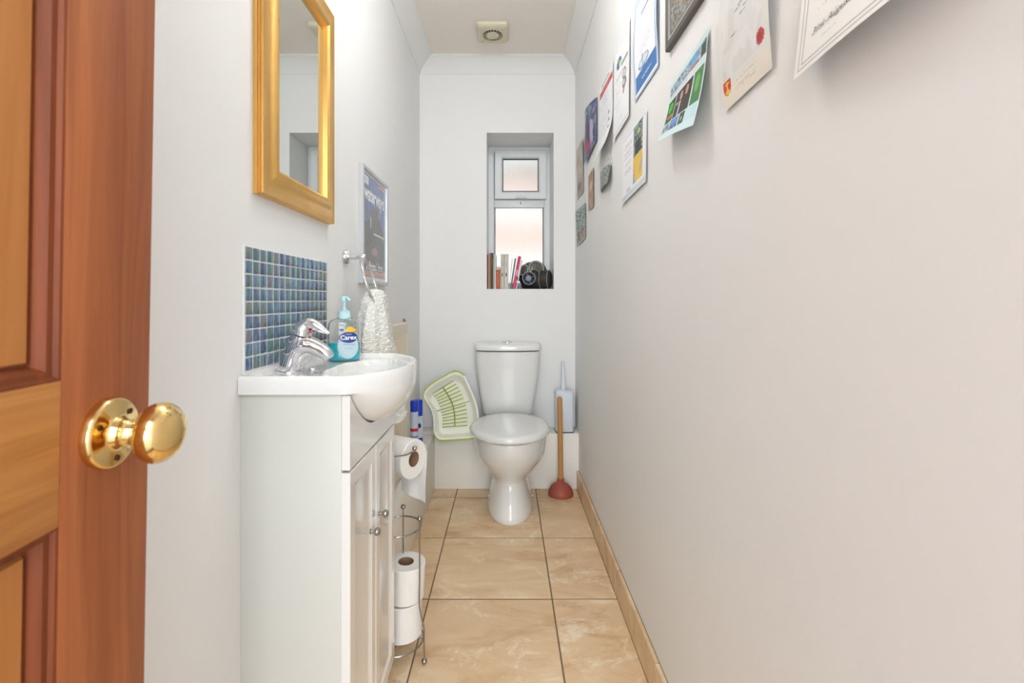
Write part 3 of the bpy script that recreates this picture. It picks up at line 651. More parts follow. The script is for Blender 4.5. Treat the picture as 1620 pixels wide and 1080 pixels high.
def paper(name, corners, lift, art, label, cat='paper', group=None):
    Yf, Yn, zbf, zbn, ztf, ztn = corners; S = wall_sheet(*corners, lift)
    r = root(name, (XR, (Yf+Yn)/2, min(zbf, zbn)), label, cat, group)
    sheet('sheet', S, art, 'print', r); return r, S

# framed poster on the left wall
pos = root('framed_poster', (XL, 1.78, 1.087), 'silver framed blue and black canal magazine poster on the left wall', 'poster')
PR = (1.613, 1.954, 1.087, 1.492)
obj('frame', frame(PR, [(0, 0), (0, 0.017), (0.002, 0.019), (0.011, 0.019), (0.013, 0.017), (0.0135, 0.009)], LW), 'silver', pos, smooth=30)
PS = lambda u, v, off: Vector((XL+0.010+off, PR[0]+0.011+(PR[1]-PR[0]-0.022)*u, PR[2]+0.011+(PR[3]-PR[2]-0.022)*v))
a = Art(90, 110, (84, 104, 160))
a.blotch(0, 0.12, 1, 0.62, [(30, 34, 44), (44, 48, 52), (60, 62, 66), (40, 42, 60)], 4, 3)
a.blotch(0, 0.55, 1, 0.80, [(70, 92, 158), (78, 100, 166), (60, 78, 130)], 4, 5)
a.rect(0, 0.3, 0.09, 0.72, (92, 104, 176)); a.ell(0.52, 0.62, 0.22, 0.09, (46, 56, 54)); a.ell(0.5, 0.5, 0.3, 0.12, (34, 38, 42))
a.rect(0.32, 0.50, 0.36, 0.60, (190, 192, 196)); a.rect(0.46, 0.445, 0.92, 0.465, (205, 205, 205)); a.rect(0.68, 0.62, 0.71, 0.86, (140, 150, 180))
a.ell(0.5, 0.28, 0.12, 0.035, (150, 110, 108)); a.rect(0.53, 0.26, 0.56, 0.34, (160, 130, 130))
a.rect(0, 0, 1, 0.035, (200, 204, 200)); a.rect(0.04, 0.045, 1, 0.095, (190, 132, 92)); a.rect(0, 0.97, 1, 1, (226, 228, 230)); a.rect(0.02, 0.885, 0.26, 0.955, (214, 218, 222)); a.lines(0.04, 0.24, [0.91, 0.935], (80, 90, 120)); a.rect(0.66, 0.935, 0.92, 0.955, (214, 140, 128))
sheet('print', PS, a, 'print_glazed', pos)
txt_on(lambda x, y: PS(0.50+x, 0.80+y, 0.0006), 'waterways', 0.188, 'white', pos, bold=0.006)
txt_on(lambda x, y: PS(0.50+x, 0.135+y, 0.0006), 'in Bristol, from', 0.115, 'white', pos, bold=0.003)

# right wall papers --------------------------------------------------------------
sm = lambda t: max(0, min(1, t))
# 1 certificate nearest the door
a = Art(150, 110, (248, 247, 242))
a.border(0.028, 0.006, 0.008, (186, 182, 184)); a.border(0.052, 0.006, 0.008, (176, 172, 174))
a.lines(0.25, 0.8, [0.8, 0.76], (110, 108, 112)); a.lines(0.15, 0.9, [0.65, 0.58], (150, 148, 150))
for v in (0.13, 0.22, 0.32): a.lines(0.13, 0.30, [v], (130, 128, 130), 0.5, 0.4)
a.lines(0.55, 0.80, [0.14, 0.24], (130, 128, 130), 0.6, 0.5)
r1, S1 = paper('certificate', (0.62, 0.323, 1.313, 1.306, 1.523, 1.516), lambda u, v: 0.004+0.030*(1-v)**1.5*(0.55+0.45*u)+0.006*math.sin(3*u)*(1-v), a, 'large bordered certificate dated in handwriting, nearest the door on the right wall', 'certificate')
txt_on(lambda x, y: S1(0.30+x, 0.20+y, 0.0008), '31st August 1992', 0.052, 'ink', r1, shear=0.4)
# 2 aged parchment with seal
a = Art(70, 110, (232, 230, 224)); a.blotch(0.06, 0.18, 0.9, 1, [(220, 219, 216), (228, 227, 224), (233, 232, 229), (225, 224, 221)], 3, 2)
a.rect(0, 0, 1, 0.14, (238, 230, 214)); a.lines(0.15, 0.85, [0.95, 0.92, 0.89, 0.83, 0.80, 0.74], (150, 160, 168), 0.6, 0.5)
for u, v in ((0.5, 0.58), (0.42, 0.56), (0.62, 0.53), (0.36, 0.42), (0.55, 0.5)): a.lines(u-0.08, u+0.08, [v], (96, 96, 100), 0.6, 0.8)
a.lines(0.32, 0.75, [0.12, 0.09, 0.065], (190, 184, 170), 0.7, 0.6)
a.ell(0.84, 0.235, 0.075, 0.045, (200, 74, 72)); a.ell(0.83, 0.235, 0.04, 0.026, (178, 50, 56))
a.ell(0.13, 0.135, 0.085, 0.05, (206, 60, 34)); a.rect(0.05, 0.135, 0.215, 0.185, (206, 70, 34)); a.rect(0.118, 0.10, 0.145, 0.175, (246, 196, 60)); a.rect(0.085, 0.155, 0.18, 0.165, (246, 196, 60)); a.ell(0.13, 0.105, 0.06, 0.012, (246, 196, 60))
paper('parchment', (0.856, 0.701, 1.363, 1.369, 1.62, 1.626), lambda u, v: 0.003+0.010*math.sin(PI*sm(v))*(1-u*0.3), a, 'aged parchment with red wax seal and a small orange anchor shield', 'parchment')
# 3 curled photo montage
a = Art(110, 90, (214, 236, 238))
a.blotch(0.05, 0.76, 0.98, 0.92, [(120, 128, 130), (168, 178, 182), (120, 170, 204), (200, 206, 208), (96, 104, 96)], 12, 4)
a.rect(0.62, 0.78, 0.76, 0.92, (112, 176, 216)); a.rect(0.62, 0.76, 0.78, 0.79, (200, 110, 80)); a.rect(0.86, 0.77, 0.97, 0.9, (64, 84, 60))
a.rect(0.0, 0.68, 1, 0.76, (220, 228, 230)); a.lines(0.05, 0.6, [0.72], (120, 130, 140), 0.8)
a.rect(0.05, 0.27, 0.28, 0.66, (22, 74, 20)); a.ell(0.15, 0.52, 0.07, 0.09, (70, 190, 40)); a.ell(0.18, 0.36, 0.09, 0.035, (206, 130, 40))
a.rect(0.30, 0.27, 0.74, 0.66, (62, 52, 50)); a.ell(0.46, 0.55, 0.035, 0.06, (214, 164, 140)); a.ell(0.61, 0.55, 0.035, 0.065, (206, 150, 124)); a.rect(0.435, 0.27, 0.475, 0.48, (214, 212, 224)); a.ell(0.37, 0.47, 0.03, 0.02, (214, 190, 150))
a.rect(0.76, 0.27, 0.97, 0.66, (72, 130, 70)); a.ell(0.86, 0.5, 0.05, 0.10, (110, 176, 92))
a.blotch(0.05, 0.10, 0.27, 0.25, [(100, 112, 112), (150, 164, 170), (196, 206, 206)], 14, 8); a.rect(0.29, 0.10, 0.54, 0.25, (104, 150, 208)); a.blotch(0.29, 0.10, 0.54, 0.16, [(70, 84, 110), (110, 140, 180)], 20, 9); a.rect(0.56, 0.10, 0.70, 0.25, (60, 92, 68)); a.ell(0.63, 0.17, 0.03, 0.03, (170, 160, 140)); a.rect(0.72, 0.10, 0.97, 0.25, (200, 226, 232))
paper('photo_montage', (1.142, 0.925, 1.406, 1.366, 1.535, 1.556), lambda u, v: 0.003+0.029*(1-v)**1.8+0.004*math.sin(PI*u)*(1-v), a, 'curled photo sheet with green lights and two men in dark suits', 'photo')
# 4 blue certificate
a = Art(80, 120, (248, 247, 250)); a.border(0.0, 0.035, 0.022, (186, 206, 232)); a.border(0.05, 0.02, 0.014, (120, 160, 214))
a.lines(0.25, 0.85, [0.9, 0.84, 0.8, 0.72, 0.66, 0.61, 0.55, 0.48, 0.42, 0.38], (150, 168, 190), 0.7, 0.7); a.rect(0.35, 0.73, 0.75, 0.76, (96, 140, 196))
a.rect(0.09, 0.05, 0.92, 0.21, (64, 122, 188)); a.lines(0.3, 0.8, [0.13, 0.12], (235, 240, 250), 0.8); a.ell(0.45, 0.26, 0.22, 0.05, (120, 150, 180)); a.ell(0.45, 0.265, 0.19, 0.035, (224, 232, 240)); a.rect(0.4, 0.24, 0.44, 0.34, (150, 170, 190))
paper('certificate', (1.461, 1.231, 1.629, 1.629, 1.925, 1.925), lambda u, v: 0.002+0.006*(1-math.cos(2*PI*v))*0.5, a, 'tall white certificate with blue border and deep blue bottom band', 'certificate')
# 5 dark framed picture
fr = root('framed_picture', (XR, 1.05, 1.62), 'dark grey framed group photograph with thin silver inner line', 'picture')
RW = lambda a_, b, h: (XR-h, a_, b)
FR = (0.945, 1.155, 1.624, 1.91)
obj('frame', frame(FR, [(0, 0), (0, 0.010), (0.002, 0.012), (0.016, 0.012), (0.018, 0.010)], RW), mat('dark_grey_mount', (104, 98, 94), 0.5, nscale=20), fr)
obj('inner_line', frame((FR[0]+0.018, FR[1]-0.018, FR[2]+0.018, FR[3]-0.018), [(0, 0.004), (0, 0.0105), (0.004, 0.0105), (0.004, 0.004)], RW), 'silver', fr)
a = Art(60, 90, (104, 98, 94)); a.blotch(0.06, 0.05, 0.94, 0.95, [(44, 48, 52), (96, 96, 96), (120, 150, 150), (176, 168, 150), (70, 76, 84), (60, 60, 60), (190, 130, 80)], 16, 6)
sheet('photograph', lambda u, v, off: Vector((XR-0.0075-off, FR[1]-0.021-(FR[1]-FR[0]-0.042)*u, FR[2]+0.021+(FR[3]-FR[2]-0.042)*v)), a, 'print_glazed', fr)
# 6 certificate with round emblem
a = Art(80, 120, (248, 247, 248)); a.border(0.03, 0.012, 0.008, (200, 202, 214)); a.lines(0.1, 0.9, [0.9], (170, 170, 176))
a.ell(0.35, 0.74, 0.16, 0.06, (44, 116, 184)); a.ell(0.42, 0.72, 0.07, 0.03, (222, 214, 80)); a.ell(0.30, 0.775, 0.05, 0.025, (110, 180, 110)); a.rect(0.5, 0.66, 0.9, 0.69, (150, 150, 156)); a.lines(0.1, 0.7, [0.60, 0.58], (120, 120, 126), 0.8)
a.ell(0.70, 0.53, 0.11, 0.06, (150, 146, 148)); a.ell(0.70, 0.535, 0.07, 0.035, (226, 225, 226)); a.ell(0.71, 0.43, 0.12, 0.055, (132, 128, 130)); a.ell(0.69, 0.44, 0.05, 0.03, (214, 212, 214)); a.ell(0.66, 0.36, 0.05, 0.03, (160, 156, 158)); a.lines(0.1, 0.5, [0.5, 0.46, 0.42, 0.36, 0.31, 0.26], (184, 184, 190), 0.7); a.lines(0.4, 0.6, [0.13], (110, 110, 120))
paper('certificate', (1.738, 1.517, 1.604, 1.611, 1.935, 1.925), lambda u, v: 0.002+0.004*(1-v), a, 'tall white certificate with round blue and yellow emblem at its top', 'certificate')
# 7 paper with red band
a = Art(70, 100, (248, 247, 250)); a.lines(0.1, 0.8, [0.965, 0.95, 0.935], (100, 100, 110), 0.8); a.rect(0.02, 0.82, 0.97, 0.90, (204, 78, 72)); a.lines(0.2, 0.8, [0.86], (240, 210, 210), 0.7)
a.lines(0.05, 0.75, [0.76, 0.73, 0.68, 0.62, 0.58, 0.52, 0.48, 0.44, 0.38, 0.34, 0.3, 0.25], (176, 178, 190), 0.6); a.lines(0.2, 0.6, [0.77, 0.72, 0.67], (110, 126, 160), 0.7)
for v in (0.47, 0.38, 0.29): a.ell(0.72, v, 0.045, 0.025, (140, 140, 144))
paper('letter', (2.008, 1.763, 1.600, 1.606, 1.915, 1.905), lambda u, v: 0.002+0.030*max(0, 1-v*2.6)**1.6, a, 'white letter with a slanting red band and bottom edge curling off the wall', 'letter')
# 8 blue purple poster
a = Art(80, 60, (120, 132, 150)); a.blotch(0, 0, 1, 1, [(124, 138, 150), (96, 104, 140), (70, 78, 124), (112, 118, 146), (150, 150, 170)], 4, 8); a.ell(0.42, 0.35, 0.16, 0.3, (112, 60, 100)); a.ell(0.40, 0.24, 0.14, 0.16, (200, 70, 84)); a.ell(0.72, 0.4, 0.1, 0.25, (190, 176, 190)); a.ell(0.85, 0.3, 0.08, 0.12, (52, 80, 130)); a.ell(0.5, 0.55, 0.1, 0.3, (70, 72, 120))
paper('poster', (2.365, 2.07, 1.690, 1.716, 1.925, 1.904), lambda u, v: 0.003+0.022*math.sin(PI*u)*v+0.012*(1-v)*(1-u), a, 'blue and purple unframed poster with a red patch, bowing off the wall', 'poster')
# 9 tan photo
a = Art(50, 60, (190, 178, 158)); a.blotch(0, 0, 1, 1, [(176, 164, 142), (196, 184, 164), (206, 196, 178)], 5, 3); a.rect(0.1, 0.02, 0.9, 0.28, (150, 138, 130), 0.8); a.ell(0.4, 0.2, 0.2, 0.08, (120, 108, 104))
paper('photo', (2.66, 2.443, 1.586, 1.576, 1.852, 1.853), lambda u, v: 0.002+0.004*v, a, 'sepia and tan print beside the far corner, above the greenish one', 'photo')
# 10 greenish photo
a = Art(60, 50, (170, 186, 178)); a.blotch(0.04, 0.06, 0.96, 0.95, [(120, 140, 134), (176, 196, 188), (84, 98, 94), (188, 204, 198), (70, 76, 74)], 6, 6); a.blotch(0.1, 0.1, 0.9, 0.36, [(206, 150, 120), (90, 92, 90), (198, 160, 136)], 7, 2)
paper('photo', (2.66, 2.373, 1.325, 1.333, 1.518, 1.511), lambda u, v: 0.003+0.008*(1-u)*v, a, 'pale green photo with orange patch, lowest print by the far corner', 'photo')
# 11 narrow tan print
a = Art(40, 50, (178, 144, 120)); a.blotch(0, 0, 1, 1, [(160, 126, 104), (182, 148, 122), (196, 164, 136)], 4, 7); a.ell(0.55, 0.6, 0.1, 0.14, (224, 196, 160))
paper('photo', (2.288, 2.151, 1.452, 1.446, 1.618, 1.624), lambda u, v: 0.003, a, 'small plain brown print below the blue and purple poster', 'photo')
# 12 small grey photo
a = Art(60, 40, (150, 154, 150)); a.blotch(0, 0, 1, 1, [(120, 128, 124), (160, 166, 160), (96, 102, 100), (176, 180, 176)], 7, 5); a.lines(0.1, 0.9, [0.3, 0.45], (90, 92, 92))
paper('photo', (1.996, 1.784, 1.471, 1.464, 1.555, 1.540), lambda u, v: 0.003+0.014*u*(1-v)+0.008*math.sin(PI*u), a, 'small grey photo curling off the wall below the red banded letter', 'photo')
# 13 certificate with yellow photo
a = Art(110, 80, (248, 247, 249)); a.border(0.03, 0.008, 0.012, (190, 200, 220)); a.lines(0.1, 0.48, [0.86, 0.82, 0.74, 0.70, 0.66, 0.56, 0.46, 0.42], (140, 142, 160), 0.75); a.lines(0.25, 0.42, [0.14, 0.12], (60, 60, 70), 0.8)
a.blotch(0.52, 0.52, 0.86, 0.96, [(60, 76, 66), (150, 170, 150), (110, 140, 150), (84, 96, 80), (214, 200, 120)], 9, 4); a.rect(0.58, 0.54, 0.80, 0.72, (54, 58, 58)); a.blotch(0.52, 0.14, 0.86, 0.52, [(240, 202, 88), (240, 202, 88), (236, 196, 80), (120, 184, 190)], 5, 6); a.rect(0.05, 0.03, 0.95, 0.09, (214, 224, 232))
paper('certificate', (1.62, 1.333, 1.348, 1.360, 1.559, 1.561), lambda u, v: 0.002+0.003*(1-v), a, 'landscape certificate with a yellow and dark photo strip at its right', 'certificate')

# ------------------------------------------------------------------ toilet
TX = 0.016
toi = root('toilet', (TX, 2.4, 0), 'white close-coupled toilet with closed lid below the window', 'toilet')
def oval(yf, yb, hw, z, cx=TX, n=56, pw=2.2, fb=0.55):
    yc = yf+(yb-yf)*fb; out = []
    for j in range(n):
        t = 2*PI*j/n; c, s_ = math.cos(t), math.sin(t)
        if s_ < 0: out.append((cx+hw*math.copysign(abs(c)**(2/2.0), c), yc+(yc-yf)*s_, z))
        else: out.append((cx+hw*math.copysign(abs(c)**0.88, c), yc+(yb-yc)*math.copysign(abs(s_)**(2/pw/1.6), s_), z))
    return out
secs = [(2.192, 2.610, .113, 0.0), (2.188, 2.612, .115, .006), (2.195, 2.610, .111, .03), (2.225, 2.606, .100, .085), (2.255, 2.604, .0915, .13), (2.266, 2.604, .0905, .152), (2.262, 2.604, .097, .166), (2.240, 2.605, .116, .190), (2.208, 2.606, .136, .216), (2.180, 2.606, .151, .243), (2.155, 2.607, .164, .270), (2.138, 2.609, .173, .294)]
secs2 = [(2.124, 2.70, .179, .318), (2.114, 2.72, .183, .346), (2.112, 2.73, .185, .372), (2.114, 2.73, .183, .385), (2.122, 2.725, .176, .388)]
pan = loft([oval(a_, b, c, z) for a_, b, c, z in secs+secs2])
obj('pan', pan, 'ceramic', toi, smooth=55)
def egg(yf, yb, hw, hb, z, cx=TX-0.002, n=64):
    yc = yf+(yb-yf)*0.50; out = []
    for j in range(n):
        t = 2*PI*j/n; c, s_ = math.cos(t), math.sin(t)
        if s_ < 0: out.append((cx+hw*c, yc+(yc-yf)*s_, z))
        else:
            k = s_**1.0; out.append((cx+(hw*(1-0.12*k))*math.copysign(abs(c)**0.80, c), yc+(yb-yc)*abs(s_)**0.85, z))
    return out
st = loft([egg(2.122, 2.555, .178, 0, .3885), egg(2.118, 2.556, .1805, 0, .390), egg(2.118, 2.556, .180, 0, .396), egg(2.122, 2.553, .178, 0, .3985)])
obj('seat', st, 'seat', toi, smooth=50)
ld = [egg(2.103, 2.56, .187, 0, .3985), egg(2.093, 2.562, .193, 0, .402), egg(2.092, 2.562, .1945, 0, .416), egg(2.100, 2.56, .187, 0, .4255), egg(2.118, 2.552, .172, 0, .4295), egg(2.18, 2.52, .12, 0, .4325), egg(2.28, 2.42, .05, 0, .4335)]
obj('lid', loft(ld), 'seat', toi, smooth=50)
CX = 0.004
def cis(hw, yf, yb, z, bow=0.035, n=24):
    out = []
    for k in range(n+1):
        u = -1+2*k/n; x = CX+hw*u; out.append((x, yf+bow*abs(u)**2.6+(0.02 if abs(u) > 0.999 else 0), z))
    out.append((CX+hw, yb, z)); out.append((CX-hw, yb, z)); return out
cs = [(.136, 2.604, .402), (.140, 2.596, .410), (.150, 2.588, .48), (.158, 2.583, .53), (.166, 2.577, .60), (.172, 2.573, .67), (.1755, 2.570, .749), (.168, 2.580, .751)]
obj('cistern', loft([cis(a_, b, 2.756, z, 0.04) for a_, b, z in cs]), 'ceramic', toi, smooth=45)
obj('cistern_foot', box(CX-0.12, CX+0.12, 2.63, 2.75, 0.386, 0.404, 0.006), 'ceramic', toi)
cl = [(.176, 2.570, .7545), (.181, 2.561, .758), (.1825, 2.559, .772), (.181, 2.562, .783), (.174, 2.572, .790), (.15, 2.60, .794), (.10, 2.63, .796)]
obj('cistern_lid', loft([cis(a_, b, 2.757 if i < 5 else 2.74, z, 0.035) for i, (a_, b, z) in enumerate(cl)]), 'ceramic', toi, smooth=45)
obj('flush_button', lathe([(0, 0), (0.031, 0), (0.031, 0.004), (0.027, 0.008), (0.015, 0.0105), (0, 0.011)], 32, Matrix.Translation((CX-0.002, 2.655, .7945))), 'chrome', toi)
for s in (-1, 1):
    obj('hinge', lathe([(0, 0), (0.010, 0), (0.010, 0.028), (0.007, 0.032), (0, 0.033)], 16, Matrix.Translation((TX+s*0.075, 2.575, 0.387))), 'chrome', toi)
    obj('fixing_bolt', lathe([(0, 0), (0.006, 0), (0.006, 0.012), (0.003, 0.016), (0, 0.017)], 12, axis_mtx((TX+s*0.104, 2.47, 0.022), (s, -0.2, 0.1))), 'chrome', toi)

# ------------------------------------------------------------------ dish rack leaning behind the toilet
rk = root('dish_rack', (-0.30, 2.58, 0.30), 'curved cream and lime green plastic dish drainer leaning beside the toilet', 'dish rack')
pb, pt = at(715, 696, 2.535), at(715, 588, 2.655)
up = (pt-pb).normalized(); nrm = Vector((1, 0, 0)).cross(up).normalized()
if nrm.y > 0: nrm = -nrm
def onplane(px, py, d=0.0):
    ray = at(px, py, 1.0)-Vector((0, 0, CAM_H)); o_ = Vector((0, 0, CAM_H)); t = (pb-o_).dot(nrm)/ray.dot(nrm); return o_+ray*t-nrm*d
ol = [(71, 300), (90, 380+60), (110, 450), (180, 560), (215, 700), (215, 830), (240, 910), (310, 965), (500, 955), (715, 940), (800, 925), (828, 860), (822, 760), (815, 680), (800, 560), (760, 420), (700, 280), (640, 150), (600, 100), (520, 65), (440, 80), (330, 145), (220, 208), (130, 280)]
ol[0] = (84, 345); ol[1] = (84, 400)
op = [Vector((660+x/8.31, 580+y/8.31, 0)) for x, y in ol]
cl_ = catmull(op+[op[0]], 5)[:-1]
cxp = Vector((712.0, 646.0, 0))
def rim(k, d, pts=cl_): return [onplane(*(cxp+(p-cxp)*k).xy, d) for p in pts]
obj('tray', loft([rim(1.0, 0.004), rim(1.0, -0.002), rim(0.975, -0.003), rim(0.93, 0.0), rim(0.90, 0.008), rim(0.80, 0.046), rim(0.74, 0.052), rim(0.3, 0.052), rim(0.02, 0.052)], False, True), 'cream', rk, smooth=60)
N_ = len(cl_)
def seg_band(i0, i1):
    pts = [cl_[i % N_] for i in range(i0, i1)]
    rows = [[onplane(*(cxp+(p-cxp)*k).xy, d) for p in pts] for k, d in ((0.985, -0.0045), (1.02, -0.004), (1.03, 0.002), (1.02, 0.008), (0.99, 0.006))]
    return loft(rows, False, False, False)
obj('rim_trim', seg_band(28, 62), 'lime', rk, smooth=60); obj('rim_trim', seg_band(88, 132), 'lime', rk, smooth=60)
slots = [((180, 340), (470, 160)), ((205, 375), (500, 205)), ((235, 402), (530, 250)), ((250, 437), (555, 298)), ((265, 473), (580, 345)), ((282, 510), (598, 395)), ((240, 568), (690, 435)), ((300, 588), (630, 492)), ((310, 625), (640, 547)), ((315, 662), (645, 600)), ((315, 702), (650, 655)), ((315, 745), (650, 708)), ((315, 782), (645, 760))]
for (x0, y0), (x1, y1) in slots:
    p0, p1 = onplane(660+x0/8.31, 580+y0/8.31, 0.046), onplane(660+x1/8.31, 580+y1/8.31, 0.046)
    p0 = p0; obj('slot', tube([p0, p0.lerp(p1, .5), p1], 0.0019, 6), 'lime_dark', rk)
for i in range(len(slots)-1):
    if i == 5 or i == 6: pass
sp = catmull([onplane(660+x/8.31, 580+y/8.31, 0.043) for x, y in ((325, 250), (395, 360), (450, 470), (478, 590), (485, 700), (485, 775))], 6)
obj('spine', tube(sp, 0.0032, 8), 'lime_dark', rk)
# pale green inset mat between the slots
mpts = [(178, 345), (470, 160), (500, 200), (560, 300), (605, 395), (640, 520), (655, 650), (650, 770), (312, 790), (312, 660), (298, 560), (262, 470), (220, 400)]
obj('mat', prism([(660+x/8.31, 580+y/8.31) for x, y in mpts], lambda a_, b: onplane(a_, b, 0.0515), lambda a_, b: onplane(a_, b, 0.0495)), mat('pale_lime', (238, 240, 206), 0.5, nscale=10, namt=0.02), rk)

# ------------------------------------------------------------------ toilet brush and plunger
bx, by, bz = at(892.5, 0, 2.665).x, 2.675, 0.3002
tb = root('toilet_brush', (bx, by, 0.3), 'pale blue-white toilet brush in square holder on the back ledge', 'toilet brush')
SR = lambda hx, hy, r, z: [(x, y, z) for x, y in rrect(bx, by, hx, hy, r, 5)]
obj('holder', loft([SR(.046, .042, .014, .304), SR(.049, .046, .016, .31), SR(.050, .047, .016, .40), SR(.0505, .047, .016, .508), SR(.048, .045, .016, .522), SR(.030, .030, .012, .528), SR(.014, .014, .006, .529)]), 'brushplastic', tb, smooth=50)
obj('base_ring', loft([SR(.047, .044, .014, bz), SR(.050, .047, .016, bz+0.001), SR(.050, .047, .016, .305)]), 'navyline', tb)
obj('handle', tube([(bx-0.003, by, .526), (bx-0.003, by, .56), (bx-0.004, by, .63), (bx-0.005, by, .688)], [0.0155, 0.0135, 0.011, 0.007], 18), 'brushplastic', tb)
obj('side_clip', box(bx+0.044, bx+0.060, by-0.01, by+0.03, .33, .50, 0.004), 'brushplastic', tb)
px_, py_ = at(887, 0, 2.54).x, 2.54
pl = root('plunger', (px_, py_, 0), 'red rubber sink plunger with wooden handle standing by the skirting', 'plunger')
obj('rubber_cup', lathe([(0.058, 0.012), (0.060, 0.0005), (0.0655, 0.0005), (0.067, 0.008), (0.064, 0.022), (0.055, 0.040), (0.042, 0.053), (0.026, 0.061), (0.0185, 0.065), (0.0185, 0.084), (0.016, 0.086), (0, 0.086)], 36, Matrix.Translation((px_, py_, 0))), 'rubber', pl)
obj('handle', tube([(px_, py_, .06), (px_-0.002, py_, .30), (px_-0.004, py_+0.01, .50), (px_-0.004, py_+0.01, .512), (px_-0.004, py_+0.01, .516)], [0.0135, 0.0135, 0.0135, 0.011, 0.005], 18), 'woodhandle', pl)

# ------------------------------------------------------------------ spray cans on the left ledge
def can(x, y, top_, r, capdrop, label, kind):
    c = root('spray_can', (x, y, 0.3), label, 'spray can'); T_ = Matrix.Translation((x, y, 0))
    obj('can_body', lathe([(0, .3003), (r*.95, .3003), (r, .304), (r, top_-capdrop-.004), (r*.96, top_-capdrop), (0, top_-capdrop)], 32, T_), 'canwhite', c)
    obj('cap', lathe([(0, top_-capdrop-.001), (r*1.02, top_-capdrop-.001), (r*1.02, top_-.008), (r*.9, top_-.001), (r*.5, top_), (0, top_-.002)], 32, T_), 'canblue', c)
    if kind == 0:
        obj('label_band', lathe([(r*1.004, .425), (r*1.012, .426), (r*1.012, .438), (r*1.004, .439)], 32, T_, False), 'canred', c)
        obj('label_band', lathe([(r*1.004, .398), (r*1.012, .399), (r*1.012, .402), (r*1.004, .403)], 32, T_, False), 'lviolet', c)
    else:
        obj('label_band', lathe([(r*1.004, .302), (r*1.012, .303), (r*1.012, .372), (r*1.004, .373)], 32, T_, False), 'canblue', c)
        obj('label_spot', xf(ball((0, 0, 0), 0.010, 12, (1, .15, 1.2)), axis_mtx((x+r*math.sin(.35), y-r*math.cos(.35), .432), (0, 0, 1))), 'lblue', c)
can(-0.4285, 2.22, .566, 0.0178, .050, 'blue-capped aerosol with a red label band on the left ledge', 0)
can(-0.4240, 2.30, .553, 0.0200, .075, 'aerosol with longer blue cap standing behind the red-banded one', 1)

# ------------------------------------------------------------------ toilet roll stand and rolls
SCx, SCy = -0.311, 1.375; RR = 0.065
sd = root('toilet_roll_stand', (SCx, SCy, 0), 'chrome wire toilet roll stand on the floor beside the cabinet', 'roll stand')
for a_ in (-12, 90, 180, 242):
    r_ = math.radians(a_); c_, s_ = math.cos(r_), math.sin(r_); P = lambda d, z: (SCx+(RR+d)*c_, SCy+(RR+d)*s_, z)
    tall = a_ == 180
    ps = [P(0, 0.404 if not tall else 0.50), P(0, .33), P(0, .24), P(-0.001, .17), P(0.006, .13), P(0.013, .10), P(0.013, .06), P(0.014, .012)]
    po = obj('post', tube(catmull(ps, 5), 0.0023, 8), 'satin', sd, smooth=60)
    obj('ball_tip', ball(P(0.014, 0.0085), 0.0082, 14), 'satin', po)
    if not tall: obj('ball_tip', ball(P(0, 0.41), 0.0075, 14), 'satin', po)
obj('ring', tube(circle((SCx, SCy, .382), RR, (0, 0, 1), 56), 0.0022, 8, True), 'satin', sd)
obj('ring', tube(circle((SCx, SCy, .060), RR+0.006, (0, 0, 1), 56), 0.0024, 8, True), 'satin', sd)
obj('cross_wire', join(tube([(SCx-0.07, SCy, .062), (SCx+0.07, SCy, .062)], 0.002, 6), tube([(SCx, SCy-0.07, .062), (SCx, SCy+0.07, .062)], 0.002, 6)), 'satin', sd)
N = Vector((0.87, -0.49, 0)).normalized(); HC = at(655, 726, 1.42)
arm = [(SCx-RR, SCy, .50), (SCx-RR, SCy-0.012, .555), (SCx-RR+0.02, SCy-0.035, .578), tuple(at(610, 722, 1.30)), tuple(at(628, 721.5, 1.335)), tuple(at(643, 719, 1.375)), tuple(at(652, 714.5, 1.405)), tuple(HC-N*0.02+Vector((0, 0, .021))), tuple(HC-N*0.07+Vector((0, 0, .021)))]
arm = arm[:3]+arm[3:]
ao = obj('arm', tube(catmull(arm, 8), 0.0021, 8), 'satin', sd, smooth=60)
obj('ball_tip', ball(at(656, 709, 1.402), 0.0078, 14), 'satin', ao)
def roll(name, mtx, r, L_, label, group=None):
    o_ = mtx.translation
    c = root(name, tuple(o_), label, 'toilet roll', group)
    prof = [(0.0225, 0.001), (r-0.002, 0.0), (r, 0.002), (r, L_-0.002), (r-0.002, L_), (0.0225, L_-0.001), (0.0225, 0.001)]
    obj('paper', lathe(prof, 48, mtx, False), 'paper', c, smooth=40)
    obj('core', lathe([(0.0225, 0.0), (0.0225, L_), (0.0212, L_), (0.0212, 0.0), (0.0225, 0.0)], 32, mtx, False), 'card', c)
    return c
RX, RY = -0.2985, 1.398
roll('toilet_roll', Matrix.Translation((RX, RY, .170)) @ Matrix.Rotation(.05, 4, 'Y'), .0565, .100, 'upright white toilet roll, upper of two in the wire stand')
roll('toilet_roll', Matrix.Translation((RX-0.004, RY-0.004, .0655)), .0555, .1005, 'white toilet roll at the bottom of the wire stand')
hr = roll('toilet_roll', axis_mtx(HC-N*0.10, N), .0575, .10, 'toilet roll hanging on the arm of the stand with loose end trailing')
back = Vector((0.49, 0.87, 0)).normalized()
rows = []
for t, (d, z) in enumerate(((0.90, .03), (0.985, 0.01), (1.0, 0.0), (1.0, -.03), (0.98, -.07), (0.95, -.11), (0.93, -.15))):
    rows.append([HC+back*0.0578*d+Vector((0, 0, z))-N*(0.10*k/8+0.0)+Vector((0, 0, 0.02*k/8 if t == 6 else 0))+back*0.003*math.sin(k*1.1+t) for k in range(9)])
obj('loose_end', loft(rows, False, False, False), 'paper', hr, smooth=180)

